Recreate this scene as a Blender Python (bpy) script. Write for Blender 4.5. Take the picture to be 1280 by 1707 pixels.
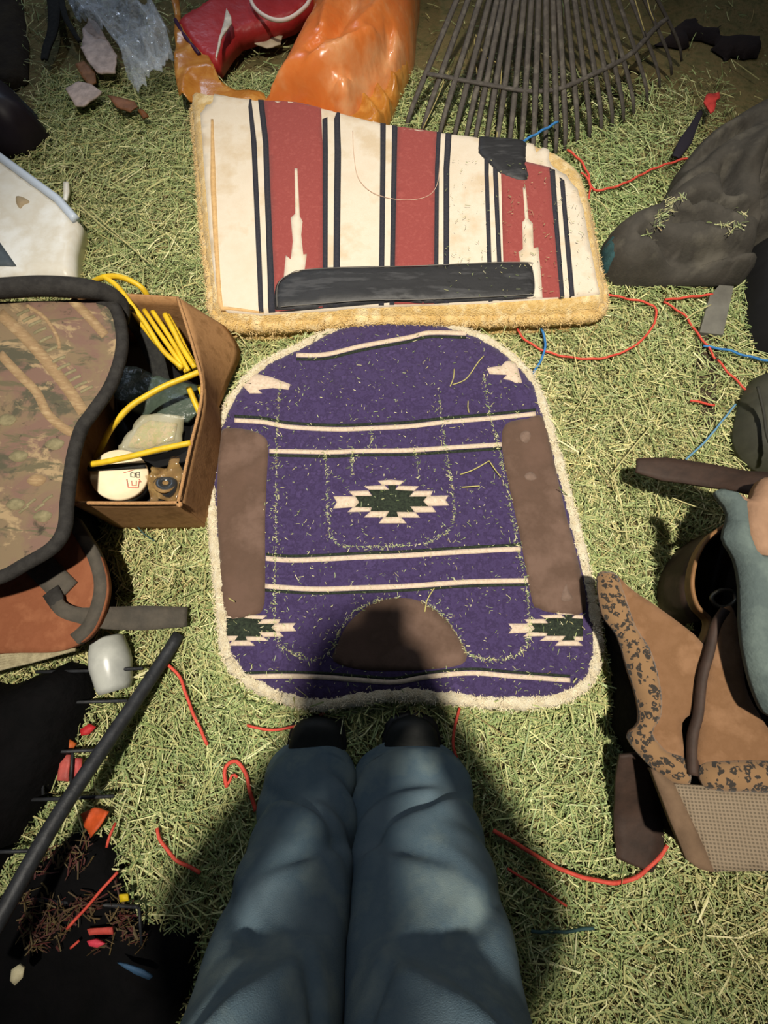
import bpy, bmesh, math, random
import numpy as np
from mathutils import Vector, Matrix, geometry as mg

random.seed(7); RNG = np.random.default_rng(11)
for o in list(bpy.data.objects): bpy.data.objects.remove(o)
scene = bpy.context.scene
C = scene.collection

# ------------------------------------------------------------------ camera
F = 800.0; TH = math.radians(18.0); H = 1.0          # focal length in px of the 1280x1707 frame, tilt from straight down, height
cam_d = bpy.data.cameras.new('camera'); cam = bpy.data.objects.new('camera', cam_d); C.objects.link(cam)
cam.location = (0, 0, H); cam.rotation_euler = (TH, 0, 0)
cam_d.sensor_fit = 'VERTICAL'; cam_d.sensor_height = 24.0; cam_d.lens = F / 1707.0 * 24.0
cam_d.clip_start = 0.02; cam_d.clip_end = 50
scene.camera = cam

# ------------------------------------------------------------------ world, lamps, exposure
wd = bpy.data.worlds.new('night'); scene.world = wd; wd.use_nodes = True
bg = wd.node_tree.nodes['Background']; bg.inputs[0].default_value = (0.62, 0.72, 0.9, 1); bg.inputs[1].default_value = 0.045

def lamp(name, kind, loc, target, energy, color, size, **kw):
    d = bpy.data.lights.new(name, kind); o = bpy.data.objects.new(name, d); C.objects.link(o)
    o.location = loc; d.energy = energy; d.color = color; d.shadow_soft_size = size
    if target is not None:
        o.rotation_euler = (Vector(target) - Vector(loc)).to_track_quat('-Z', 'Y').to_euler()
    for k, v in kw.items(): setattr(d, k, v)
    return o
lamp('overhead_barn_lamp', 'SPOT', (0.0, -0.36, 4.5), (0.12, 0.58, 0.0), 1420, (1.0, 0.925, 0.79), 0.085,
     spot_size=math.radians(40), spot_blend=1.0)
lamp('far_cool_lamp', 'POINT', (-1.5, 3.6, 2.5), None, 70, (0.62, 0.78, 1.0), 0.10)
lamp('front_fill_lamp', 'POINT', (0.5, 2.9, 3.0), None, 40, (1.0, 0.93, 0.82), 0.10)  # unseen lamp, added to light the jeans from the front

vs = scene.view_settings
vs.view_transform = 'Standard'; vs.look = 'None'; vs.gamma = 1.0; vs.exposure = 0.0; vs.use_curve_mapping = False
# ------------------------------------------------------------------ helpers
ct, st = math.cos(TH), math.sin(TH)
def P(px, py, h=0.0):
    """photo pixel -> world point where its ray meets the level z = h"""
    u = (px - 640.0) / F; v = (853.5 - py) / F
    dx, dy, dz = u, st + v * ct, -ct + v * st
    t = (H - h) / -dz
    return (dx * t, dy * t, h)
def Parr(pts, h=0.0):
    return np.array([P(a, b, h)[:2] for a, b in pts])
def W(pts, zf):
    """pixels -> xy where the rays meet the surface z = zf(x, y)"""
    pts = np.asarray(pts, float); h = np.zeros(len(pts)) + 0.03
    for _ in range(8):
        xy = np.array([P(a, b, hh)[:2] for (a, b), hh in zip(pts, h)])
        h = 0.5 * h + 0.5 * zf(xy[:, 0], xy[:, 1])
    return xy
def const(z): return lambda x, y: np.zeros(np.shape(x)) + z

def lin(c):
    return tuple(((v / 255.0) / 12.92 if v <= 10.3 else ((v / 255.0 + 0.055) / 1.055) ** 2.4) for v in c) + (1.0,)

def vnoise(x, y, s, seed=0):
    x = np.asarray(x, float) * s + 1000.0 + seed * 17.3; y = np.asarray(y, float) * s + 1000.0 + seed * 7.7
    xi = np.floor(x).astype(np.int64); yi = np.floor(y).astype(np.int64); fx = x - xi; fy = y - yi
    fx = fx * fx * (3 - 2 * fx); fy = fy * fy * (3 - 2 * fy)
    def h(a, b):
        n = (a * 374761393 + b * 668265263 + seed * 974711) & 0x7fffffff
        n = ((n ^ (n >> 13)) * 1274126177) & 0x7fffffff
        return ((n ^ (n >> 16)) & 0xffff) / 65535.0
    return (h(xi, yi) * (1 - fx) + h(xi + 1, yi) * fx) * (1 - fy) + (h(xi, yi + 1) * (1 - fx) + h(xi + 1, yi + 1) * fx) * fy
def fbm(x, y, s, seed=0, o=3):
    r = 0; a = 0.5
    for k in range(o): r = r + a * (vnoise(x, y, s * 2 ** k, seed + k * 5) - 0.5); a *= 0.5
    return r
def ridge(x, y, s, seed=0): return 1 - np.abs(2 * vnoise(x, y, s, seed) - 1)

def catmull(pts, n=8, closed=False):
    p = np.asarray(pts, float); m = len(p); out = []
    rng = range(m) if closed else range(m - 1)
    for i in rng:
        if closed: a, b, c, d = p[(i - 1) % m], p[i], p[(i + 1) % m], p[(i + 2) % m]
        else: a, b, c, d = p[max(i - 1, 0)], p[i], p[i + 1], p[min(i + 2, m - 1)]
        for k in range(n):
            t = k / n
            out.append(0.5 * ((2 * b) + (-a + c) * t + (2 * a - 5 * b + 4 * c - d) * t * t + (-a + 3 * b - 3 * c + d) * t ** 3))
    if not closed: out.append(p[-1])
    return np.array(out)
def resample(pts, step, closed=True):
    p = np.asarray(pts, float)
    if closed:                                     # keeps every corner of the outline
        out = []
        for a, b in zip(p, np.roll(p, -1, 0)):
            n = max(1, int(np.ceil(np.linalg.norm(b - a) / step)))
            out += [a + (b - a) * k / n for k in range(n)]
        return np.array(out)
    d = np.sqrt(((p[1:] - p[:-1]) ** 2).sum(1)); s = np.concatenate([[0], np.cumsum(d)])
    n = max(4, int(s[-1] / step)); q = np.linspace(0, s[-1], n + 1)
    out = np.stack([np.interp(q, s, p[:, k]) for k in range(p.shape[1])], 1)
    return out[:-1] if closed else out
def dist_to(x, y, ol):
    """distance of points to a closed outline, and whether inside"""
    x = np.asarray(x, float).ravel(); y = np.asarray(y, float).ravel()
    a = ol; b = np.roll(ol, -1, 0); best = np.full(len(x), 1e9); ins = np.zeros(len(x), bool)
    for (ax, ay), (bx, by) in zip(a, b):
        ex, ey = bx - ax, by - ay; L = ex * ex + ey * ey + 1e-12
        t = np.clip(((x - ax) * ex + (y - ay) * ey) / L, 0, 1)
        best = np.minimum(best, (x - ax - t * ex) ** 2 + (y - ay - t * ey) ** 2)
        if ay != by:
            c = ((ay > y) != (by > y)) & (x < (bx - ax) * (y - ay) / (by - ay) + ax); ins ^= c
    return np.sqrt(best), ins

def creases(lines, h=0.06):
    """valleys (depth < 0) or ridges along pixel polylines, as a height offset function"""
    L = [(Parr(catmull(p, 5), h), dep, w) for p, dep, w in lines]
    def f(x, y):
        x = np.asarray(x, float); y = np.asarray(y, float); r = np.zeros(x.shape)
        for q, dep, w in L:
            d = np.full(x.shape, 1e9)
            for a, b in zip(q[:-1], q[1:]):
                ex, ey = b - a; t = np.clip(((x - a[0]) * ex + (y - a[1]) * ey) / (ex * ex + ey * ey + 1e-12), 0, 1)
                d = np.minimum(d, (x - a[0] - t * ex) ** 2 + (y - a[1] - t * ey) ** 2)
            r = r + dep * np.exp(-d / (w * w))
        return r
    return f
# ---- objects
WLOC = {}
def link(o, parent=None):
    C.objects.link(o)
    if parent is not None: o.parent = parent
    return o
def tag(o, label=None, cat=None, group=None, kind=None):
    if label: o['label'] = label
    if cat: o['category'] = cat
    if group: o['group'] = group
    if kind: o['kind'] = kind
    return o
def thing(name, loc, label, cat, group=None):
    o = bpy.data.objects.new(name, None); link(o); o.location = loc; o.empty_display_size = 0.05
    WLOC[o.name] = np.array(loc, float)
    return tag(o, label, cat, group)
def mesh_obj(name, verts, faces, mat, parent=None, smooth=True, label=None, cat=None, group=None, kind=None):
    v = np.asarray(verts, float).reshape(-1, 3)
    if parent is not None:
        base = WLOC[parent.name]
    else:
        base = np.array([v[:, 0].mean(), v[:, 1].mean(), v[:, 2].min()])
    me = bpy.data.meshes.new(name)
    me.from_pydata([tuple(p) for p in (v - base)], [], [tuple(f) for f in faces])
    if mat: me.materials.append(mat)
    if smooth: me.polygons.foreach_set('use_smooth', [True] * len(me.polygons))
    me.update()
    o = bpy.data.objects.new(name, me); link(o, parent)
    WLOC[o.name] = base.copy()
    if parent is None: o.location = base
    return tag(o, label, cat, group, kind)

def cdt(ol, spacing, jit=0.25):
    ol = np.asarray(ol, float)
    x0, y0 = ol.min(0); x1, y1 = ol.max(0)
    gx, gy = np.meshgrid(np.arange(x0, x1 + spacing, spacing), np.arange(y0, y1 + spacing, spacing))
    gx = gx.ravel(); gy = gy.ravel()
    gx = gx + RNG.uniform(-jit, jit, gx.shape) * spacing; gy = gy + RNG.uniform(-jit, jit, gy.shape) * spacing
    d, ins = dist_to(gx, gy, ol); k = ins & (d > 0.45 * spacing)
    pts = np.vstack([ol, np.stack([gx[k], gy[k]], 1)])
    n = len(ol)
    vs_, _, fs, _, _, _ = mg.delaunay_2d_cdt([Vector(p) for p in pts], [(i, (i + 1) % n) for i in range(n)], [], 1, 1e-7)
    xy = np.array([(a.x, a.y) for a in vs_])
    fs = [tuple(f) for f in fs]
    out = []
    for f in fs:
        a, b, c = xy[f[0]], xy[f[1]], xy[f[2]]
        s = (b[0] - a[0]) * (c[1] - a[1]) - (b[1] - a[1]) * (c[0] - a[0])
        out.append(f if s > 0 else f[::-1])
    return xy, out
def solid_data(ol, zt, zb, spacing, round_r=0.0, e0=0.0, flip=False, disp=None):
    xy, fs = cdt(ol, spacing)
    x, y = xy[:, 0], xy[:, 1]
    zbv = zb(x, y); ztv = zt(x, y)
    if round_r > 0:
        d, _ = dist_to(x, y, np.asarray(ol)); s = np.clip(d / round_r, 0, 1)
        ztv = zbv + (ztv - zbv) * (e0 + (1 - e0) * np.sqrt(np.clip(1 - (1 - s) ** 2, 0, 1)))
    n = len(xy)
    V = np.vstack([np.column_stack([x, y, ztv]), np.column_stack([x, y, zbv])])
    FF = list(fs) + [tuple(i + n for i in f[::-1]) for f in fs]
    cnt = {}
    for f in fs:
        for a, b in ((f[0], f[1]), (f[1], f[2]), (f[2], f[0])):
            cnt[(a, b)] = 1
    for (a, b) in list(cnt):
        if (b, a) not in cnt: FF.append((a, a + n, b + n, b))
    return V, FF
def solid(name, ol, zt, zb, spacing, mat, parent=None, round_r=0.0, e0=0.0, **kw):
    V, FF = solid_data(ol, zt, zb, spacing, round_r, e0)
    return mesh_obj(name, V, FF, mat, parent, **kw)
def plus(zf, d): return lambda x, y: zf(x, y) + d
def decal(name, px, zf, off, mat, parent, spacing=0.012, xy=None, th=0.003, **kw):
    ol = W(px, zf) if xy is None else xy
    ol = resample(ol, spacing)
    return solid(name, ol, plus(zf, off), plus(zf, off - th), spacing, mat, parent, **kw)
def strip_px(path, w):
    """pixel outline of a band w px tall around a path"""
    p = catmull(path, 6)
    return np.vstack([p + [0, w / 2], (p - [0, w / 2])[::-1]])
def band_px(path, w):
    p = catmull(path, 6); t = np.gradient(p, axis=0); t /= np.linalg.norm(t, axis=1)[:, None] + 1e-9
    nrm = np.stack([-t[:, 1], t[:, 0]], 1) * (w / 2)
    return np.vstack([p + nrm, (p - nrm)[::-1]])

def tube_data(pts, r, seg=8, closed=False, flat=1.0, cap=True):
    p = np.asarray(pts, float); n = len(p); r = np.broadcast_to(np.asarray(r, float), (n,))
    if closed: t = np.roll(p, -1, 0) - np.roll(p, 1, 0)
    else: t = np.gradient(p, axis=0)
    t = t / (np.linalg.norm(t, axis=1)[:, None] + 1e-12)
    up = np.array([0, 0, 1.0]); V = []; prev = None
    for i in range(n):
        a = np.cross(t[i], up)
        if np.linalg.norm(a) < 0.15: a = prev if prev is not None else np.cross(t[i], [0, 1.0, 0])
        a = a / np.linalg.norm(a)
        if prev is not None and np.dot(a, prev) < -0.5: a = -a
        prev = a; b = np.cross(a, t[i])
        for k in range(seg):
            an = 2 * math.pi * k / seg
            V.append(p[i] + r[i] * (math.cos(an) * a + flat * math.sin(an) * b))
    FF = []
    m = n if closed else n - 1
    for i in range(m):
        j = (i + 1) % n
        for k in range(seg):
            l = (k + 1) % seg
            FF.append((i * seg + k, i * seg + l, j * seg + l, j * seg + k))
    if not closed and cap:
        FF.append(tuple(range(seg))[::-1]); FF.append(tuple((n - 1) * seg + k for k in range(seg)))
    return np.array(V), FF
def tube(name, pts, r, mat, parent=None, seg=8, closed=False, flat=1.0, **kw):
    V, FF = tube_data(pts, r, seg, closed, flat); return mesh_obj(name, V, FF, mat, parent, **kw)
def join(parts):
    V = []; FF = []; o = 0
    for v, f in parts:
        V.append(np.asarray(v)); FF += [tuple(i + o for i in g) for g in f]; o += len(v)
    return np.vstack(V), FF
def box_data(c, s, rot=None):
    c = np.array(c, float); s = np.array(s, float) / 2
    V = np.array([[a, b, d] for a in (-1, 1) for b in (-1, 1) for d in (-1, 1)], float) * s
    if rot is not None: V = V @ np.array(rot).T
    return V + c, [(0, 1, 3, 2), (4, 6, 7, 5), (0, 4, 5, 1), (2, 3, 7, 6), (0, 2, 6, 4), (1, 5, 7, 3)]
def lathe_data(profile, c, axis=(0, 0, 1), seg=24):
    ax = Vector(axis).normalized(); q = Vector((0, 0, 1)).rotation_difference(ax); V = []; FF = []
    for (r, z) in profile:
        for k in range(seg):
            a = 2 * math.pi * k / seg
            V.append(tuple(q @ Vector((r * math.cos(a), r * math.sin(a), z)) + Vector(c)))
    n = len(profile)
    for i in range(n - 1):
        for k in range(seg):
            l = (k + 1) % seg; FF.append((i * seg + k, i * seg + l, (i + 1) * seg + l, (i + 1) * seg + k))
    FF.append(tuple(range(seg))[::-1]); FF.append(tuple((n - 1) * seg + k for k in range(seg)))
    return np.array(V), FF
def grid_surf(A, thick=0.003):
    """A: (n, m, 3) grid -> closed thin solid"""
    n, m, _ = A.shape; N = np.zeros_like(A)
    du = np.gradient(A, axis=0); dv = np.gradient(A, axis=1); N = np.cross(du, dv)
    N /= np.linalg.norm(N, axis=2)[..., None] + 1e-12
    V = np.vstack([(A + N * thick / 2).reshape(-1, 3), (A - N * thick / 2).reshape(-1, 3)]); k = n * m; FF = []
    for i in range(n - 1):
        for j in range(m - 1):
            q = (i * m + j, (i + 1) * m + j, (i + 1) * m + j + 1, i * m + j + 1)
            FF.append(q); FF.append(tuple(a + k for a in q[::-1]))
    edge = [(i, 0) for i in range(n)] + [(n - 1, j) for j in range(1, m)] + [(i, m - 1) for i in range(n - 2, -1, -1)] + [(0, j) for j in range(m - 2, 0, -1)]
    ids = [i * m + j for i, j in edge]
    for a, b in zip(ids, ids[1:] + ids[:1]): FF.append((b, a, a + k, b + k))
    return V, FF

# ------------------------------------------------------------------ materials
MATS = {}
def mat(name, base, rough=0.8, var=None, vscale=30, bump=None, spec=0.3, metal=0.0, sheen=0.0, trans=0.0, alpha=1.0,
        coat=0.0, sss=0.0, vstretch=None, vramp=(0.35, 0.65), weave=None):
    if name in MATS: return MATS[name]
    m = bpy.data.materials.new(name); m.use_nodes = True; nt = m.node_tree; L = nt.links
    b = nt.nodes['Principled BSDF']; MATS[name] = m
    b.inputs['Base Color'].default_value = lin(base); b.inputs['Roughness'].default_value = rough
    b.inputs['Specular IOR Level'].default_value = spec; b.inputs['Metallic'].default_value = metal
    b.inputs['Sheen Weight'].default_value = sheen; b.inputs['Transmission Weight'].default_value = trans
    b.inputs['Alpha'].default_value = alpha; b.inputs['Coat Weight'].default_value = coat
    b.inputs['Subsurface Weight'].default_value = sss
    b.inputs['Subsurface Radius'].default_value = (0.02, 0.012, 0.006)
    tc = nt.nodes.new('ShaderNodeTexCoord'); src = tc.outputs['Object']
    if vstretch:
        mp = nt.nodes.new('ShaderNodeMapping'); L.new(src, mp.inputs[0])
        mp.inputs['Rotation'].default_value = (0, 0, vstretch[0]); mp.inputs['Scale'].default_value = (vstretch[1], vstretch[2], 1); vsrc = mp.outputs[0]
    else: vsrc = src
    if var:
        nz = nt.nodes.new('ShaderNodeTexNoise'); nz.inputs['Scale'].default_value = vscale; nz.inputs['Detail'].default_value = 5
        nz.inputs['Roughness'].default_value = 0.62
        L.new(vsrc, nz.inputs['Vector'])
        r = nt.nodes.new('ShaderNodeValToRGB'); L.new(nz.outputs['Fac'], r.inputs[0])
        cols = [base] + (list(var) if isinstance(var, list) else [var])
        e = r.color_ramp.elements; e[0].position = vramp[0]; e[0].color = lin(cols[0]); e[1].position = vramp[1]; e[1].color = lin(cols[-1])
        for i, cc in enumerate(cols[1:-1]):
            q = e.new(vramp[0] + (vramp[1] - vramp[0]) * (i + 1) / (len(cols) - 1)); q.color = lin(cc)
        L.new(r.outputs[0], b.inputs['Base Color'])
    h = None
    if bump:
        nb = nt.nodes.new('ShaderNodeTexNoise'); nb.inputs['Scale'].default_value = bump[0]; nb.inputs['Detail'].default_value = 4
        L.new(src, nb.inputs['Vector']); h = nb.outputs['Fac']
        bp = nt.nodes.new('ShaderNodeBump'); bp.inputs['Strength'].default_value = bump[1]; bp.inputs['Distance'].default_value = bump[2] if len(bump) > 2 else 0.003
        L.new(h, bp.inputs['Height']); L.new(bp.outputs[0], b.inputs['Normal'])
    if weave:
        wv = nt.nodes.new('ShaderNodeTexWave'); wv.inputs['Scale'].default_value = weave[0]; wv.inputs['Distortion'].default_value = 2.0
        wv.bands_direction = weave[2] if len(weave) > 2 else 'X'
        L.new(src, wv.inputs['Vector'])
        b2 = nt.nodes.new('ShaderNodeBump'); b2.inputs['Strength'].default_value = weave[1]; b2.inputs['Distance'].default_value = 0.002
        L.new(wv.outputs['Fac'], b2.inputs['Height'])
        if bump: L.new(bp.outputs[0], b2.inputs['Normal'])
        L.new(b2.outputs[0], b.inputs['Normal'])
    return m
def attr_mat(name, attr, rough=0.7, spec=0.25):
    m = bpy.data.materials.new(name); m.use_nodes = True; nt = m.node_tree; b = nt.nodes['Principled BSDF']
    a = nt.nodes.new('ShaderNodeAttribute'); a.attribute_name = attr
    nt.links.new(a.outputs['Color'], b.inputs['Base Color']); b.inputs['Roughness'].default_value = rough
    b.inputs['Specular IOR Level'].default_value = spec
    return m
def spots_mat(name, base, dark, scale):
    m = bpy.data.materials.new(name); m.use_nodes = True; nt = m.node_tree; L = nt.links; b = nt.nodes['Principled BSDF']
    tc = nt.nodes.new('ShaderNodeTexCoord'); nz = nt.nodes.new('ShaderNodeTexNoise'); nz.inputs['Scale'].default_value = scale * 1.3
    mx = nt.nodes.new('ShaderNodeVectorMath'); mx.operation = 'MULTIPLY_ADD'; mx.inputs[1].default_value = (0.014,) * 3
    L.new(tc.outputs['Object'], nz.inputs['Vector']); L.new(nz.outputs['Color'], mx.inputs[0]); L.new(tc.outputs['Object'], mx.inputs[2])
    v = nt.nodes.new('ShaderNodeTexVoronoi'); v.inputs['Scale'].default_value = scale; L.new(mx.outputs[0], v.inputs['Vector'])
    r = nt.nodes.new('ShaderNodeValToRGB'); L.new(v.outputs['Distance'], r.inputs[0])
    e = r.color_ramp.elements; e[0].position = 0.12; e[0].color = lin(base); e[1].position = 0.56; e[1].color = lin(base)
    for p, c in ((0.2, dark), (0.42, dark), (0.48, base)):
        q = e.new(p); q.color = lin(c)
    L.new(r.outputs[0], b.inputs['Base Color']); b.inputs['Roughness'].default_value = 0.95; b.inputs['Sheen Weight'].default_value = 0.2
    return m
def net_mat(name, base, dark, scale):
    m = bpy.data.materials.new(name); m.use_nodes = True; nt = m.node_tree; L = nt.links; b = nt.nodes['Principled BSDF']
    tc = nt.nodes.new('ShaderNodeTexCoord'); w = []
    for d in 'XY':
        t = nt.nodes.new('ShaderNodeTexWave'); t.bands_direction = d; t.inputs['Scale'].default_value = scale; t.inputs['Distortion'].default_value = 0.6
        t.inputs['Detail Scale'].default_value = 0.4
        L.new(tc.outputs['Object'], t.inputs['Vector']); w.append(t)
    mm = nt.nodes.new('ShaderNodeMath'); mm.operation = 'MULTIPLY'; L.new(w[0].outputs['Fac'], mm.inputs[0]); L.new(w[1].outputs['Fac'], mm.inputs[1])
    r = nt.nodes.new('ShaderNodeValToRGB'); L.new(mm.outputs[0], r.inputs[0])
    r.color_ramp.elements[0].color = lin(base); r.color_ramp.elements[1].color = lin(dark)
    r.color_ramp.elements[0].position = 0.15; r.color_ramp.elements[1].position = 0.7
    L.new(r.outputs[0], b.inputs['Base Color']); b.inputs['Roughness'].default_value = 0.85
    bp = nt.nodes.new('ShaderNodeBump'); bp.inputs['Strength'].default_value = 0.6; bp.inputs['Distance'].default_value = 0.002; bp.invert = True
    L.new(mm.outputs[0], bp.inputs['Height']); L.new(bp.outputs[0], b.inputs['Normal'])
    return m
# ------------------------------------------------------------------ floor and hay
def ground(x, y): return 0.006 * fbm(x, y, 3.0, 3) * 2
def haytop(x, y): return 0.016 + 0.016 * fbm(x, y, 5.0, 9) + 0.008 * fbm(x, y, 18.0, 4)
gx = np.linspace(-2.6, 2.6, 131); gy = np.linspace(-2.0, 3.6, 141)
X, Y = np.meshgrid(gx, gy); Z = ground(X.ravel(), Y.ravel()).reshape(X.shape) - 0.004
n, m = X.shape
FV = np.stack([X, Y, Z], 2).reshape(-1, 3)
FF = [(i * m + j, i * m + j + 1, (i + 1) * m + j + 1, (i + 1) * m + j) for i in range(n - 1) for j in range(m - 1)]
m_dirt = mat('dirt_floor', (78, 72, 46), 0.95, [(98, 92, 60), (112, 98, 66), (84, 82, 48)], 26, (90, 0.8, 0.006), spec=0.15, vramp=(0.3, 0.7))
fl = mesh_obj('floor', FV, FF, m_dirt, kind='structure')
fl['label'] = 'brown dirt floor strewn with hay'

# outlines (pixels) of what lies on the ground, used to keep hay from growing through it
PAD_OUT = [(640,531),(720,536),(790,556),(850,592),(893,640),(914,700),(934,770),(955,850),(975,930),(990,1000),(999,1060),(998,1100),(984,1138),(950,1164),(900,1177),(820,1178),(760,1172),(700,1166),(650,1165),(600,1172),(540,1182),(480,1172),(422,1147),(385,1115),(371,1080),(365,1030),(359,960),(351,880),(347,800),(353,740),(371,690),(400,642),(442,605),(500,577),(542,555),(590,537)]
RED_OUT = [(320,186),(330,173),(365,178),(430,188),(500,192),(560,207),(640,228),(720,240),(800,250),(860,256),(905,268),(945,290),(968,315),(980,350),(990,400),(1000,450),(1010,495),(1004,520),(985,530),(900,535),(800,538),(700,536),(600,538),(500,545),(420,547),(372,542),(352,520),(347,470),(338,400),(330,300),(324,230)]
pad_ol = Parr(catmull(PAD_OUT, 3, True), 0.03)
red_ol = Parr(catmull(RED_OUT, 3, True), 0.05)
BLOCK = [(pad_ol, 0.018), (red_ol, 0.02),
         (Parr([(118,500),(300,500),(340,660),(300,835),(118,835)], 0.0), 0.0),
         (Parr([(1060,400),(1280,290),(1280,450),(1060,450)], 0.0), 0.02),
         (Parr([(-300,300),(95,350),(110,440),(-300,450)], 0.0), 0.01)]
PAL = np.array([lin(c)[:3] for c in [(168,174,124),(150,162,112),(190,186,136),(208,202,156),(128,142,92),(176,168,118),(220,214,176),(112,124,80),(160,172,130),(140,122,84)]])
PW = np.array([.18,.18,.15,.09,.12,.1,.04,.06,.06,.02]); PW /= PW.sum()
def straw_mesh(name, cx, cy, cz, ln, wd, ang, tilt, cols, bend=0.25, material=None, parent=None, nseg=2):
    n = len(cx); k = nseg + 1
    tt = np.linspace(-0.5, 0.5, k)[None, :]
    bd = RNG.normal(0, bend, n)[:, None]; roll = RNG.uniform(-0.9, 0.9, n)
    lx = ln[:, None] * tt; ly = ln[:, None] * bd * (0.25 - tt ** 2)
    ca, sa = np.cos(ang)[:, None], np.sin(ang)[:, None]
    X = cx[:, None] + ca * lx - sa * ly; Y = cy[:, None] + sa * lx + ca * ly
    Z = cz[:, None] + np.tan(np.clip(tilt,-0.9,0.9))[:, None] * lx - np.abs(bd) * 0.2 * ln[:, None] * (tt ** 2) * 4 * RNG.uniform(0, 1, n)[:, None]
    wx = -np.sin(ang) * np.cos(roll) * wd / 2; wy = np.cos(ang) * np.cos(roll) * wd / 2; wz = np.sin(roll) * wd / 2
    A = np.stack([X + wx[:, None], Y + wy[:, None], Z + wz[:, None]], 2); B = np.stack([X - wx[:, None], Y - wy[:, None], Z - wz[:, None]], 2)
    V = np.concatenate([A, B], 1).reshape(-1, 3)
    base = (np.arange(n) * 2 * k)[:, None]
    q = np.stack([np.array([i, i + 1, k + i + 1, k + i]) for i in range(nseg)])      # nseg,4
    FFa = (base[:, :, None] + q[None]).reshape(-1, 4)
    me = bpy.data.meshes.new(name)
    me.vertices.add(len(V)); me.loops.add(FFa.size); me.polygons.add(len(FFa))
    if parent is not None: base_ = WLOC[parent.name]
    else: base_ = np.array([V[:, 0].mean(), V[:, 1].mean(), V[:, 2].min()])
    me.vertices.foreach_set('co', (V - base_).ravel().astype(np.float32))
    me.loops.foreach_set('vertex_index', FFa.ravel().astype(np.int32))
    me.polygons.foreach_set('loop_start', (np.arange(len(FFa)) * 4).astype(np.int32))
    me.update(calc_edges=True)
    at = me.color_attributes.new('col', 'FLOAT_COLOR', 'POINT')
    cc = np.concatenate([np.repeat(cols, 2 * k, 0), np.ones((len(V), 1))], 1)
    at.data.foreach_set('color', cc.ravel().astype(np.float32))
    me.materials.append(material)
    o = bpy.data.objects.new(name, me); link(o, parent); WLOC[o.name] = base_
    if parent is None: o.location = base_
    return o
m_hay = attr_mat('hay_strands', 'col', 0.65, 0.3)
def hay_cols(n, dull=0.0, x=None, y=None):
    c = PAL[RNG.choice(len(PAL), n, p=PW)] * RNG.uniform(0.75, 1.2, n)[:, None]
    if x is not None:                                    # patches of greener and of strawier hay
        g = np.clip(0.5 + 1.6 * fbm(x, y, 2.2, 31), 0, 1)[:, None]
        c = c * (np.array([0.86, 1.0, 0.84]) * g + np.array([1.1, 1.0, 0.92]) * (1 - g))
    return c
def scatter(n, x0, x1, y0, y1):
    return RNG.uniform(x0, x1, n), RNG.uniform(y0, y1, n)
def keep_mask(x, y):
    k = np.ones(len(x), bool)
    for ol, shr in BLOCK:
        d, ins = dist_to(x, y, ol); k &= ~(ins & (d > shr))
    # bare trodden dirt in the far right corner
    bare = np.clip((x * 0.55 + (y - 1.15) * 1.0 - 0.55) * 2.6 + 1.6 * fbm(x, y, 4.0, 21), 0, 1)
    k &= RNG.uniform(0, 1, len(x)) > bare * 0.86
    return k
xs, ys = [], []
for (N, b) in ((215000, (-1.05, 1.05, -0.75, 1.75)), (55000, (-2.2, 2.2, -1.6, 3.2))):
    a, c = scatter(N, *b); xs.append(a); ys.append(c)
ep = resample(np.asarray(pad_ol), 0.004); ei = RNG.integers(0, len(ep), 5200); eo = (ep - ep.mean(0)); eo /= np.linalg.norm(eo, axis=1)[:, None]
ee = ep[ei] + eo[ei] * RNG.gamma(1.5, 0.012, 5200)[:, None] + 0.004; xs.append(ee[:, 0]); ys.append(ee[:, 1])
hx = np.concatenate(xs); hy = np.concatenate(ys); k = keep_mask(hx, hy); hx, hy = hx[k], hy[k]; N = len(hx)
fine = RNG.uniform(0, 1, N)
ln = np.where(fine < 0.72, RNG.uniform(0.006, 0.028, N), np.where(fine < 0.96, RNG.uniform(0.03, 0.07, N), RNG.uniform(0.07, 0.13, N)))
wd_ = np.where(fine < 0.72, RNG.uniform(0.0008, 0.0022, N), RNG.uniform(0.0010, 0.0027, N))
dpad, _ = dist_to(hx, hy, pad_ol); nearp = np.exp(-(dpad / 0.03) ** 2)
hz = haytop(hx, hy) + RNG.uniform(-0.016, 0.004, N) + nearp * RNG.uniform(0, 0.016, N)
hay = straw_mesh('hay', hx, hy, np.maximum(hz, 0.002), ln, wd_, RNG.uniform(0, 6.28, N), RNG.normal(0, 0.16, N) * (1 + 1.2 * nearp), hay_cols(N, x=hx, y=hy), material=m_hay)
tag(hay, 'loose green and straw-yellow hay spread over the ground', 'hay', kind='stuff')
# ------------------------------------------------------------------ purple saddle pad
m_purple = mat('purple_wool', (60, 48, 82), 0.95, [(68, 56, 93), (55, 44, 75), (73, 60, 99)], 60, (900, 0.5, 0.002), spec=0.1, sheen=0.15, weave=(160, 0.25, 'Y'))
m_cream = mat('cream_wool', (212, 194, 174), 0.95, (192, 172, 152), 150, (700, 0.5, 0.002), spec=0.1)
m_black_wool = mat('black_wool', (34, 38, 34), 0.95, (52, 60, 48), 200, (700, 0.5, 0.002), spec=0.1)
m_suede = mat('brown_suede', (96, 75, 64), 0.9, [(87, 68, 57), (105, 84, 73)], 9, (260, 0.35, 0.002), spec=0.2, sheen=0.1)
m_fleece = mat('cream_fleece', (232, 222, 196), 1.0, (208, 192, 158), 60, (420, 0.9, 0.006), spec=0.05, sheen=0.2)
m_fleece_y = mat('yellowed_fleece', (226, 196, 138), 1.0, [(206, 170, 104), (236, 212, 164)], 26, (300, 0.9, 0.006), spec=0.05, sheen=0.2)
pad_ol_f = resample(pad_ol, 0.012)
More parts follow.
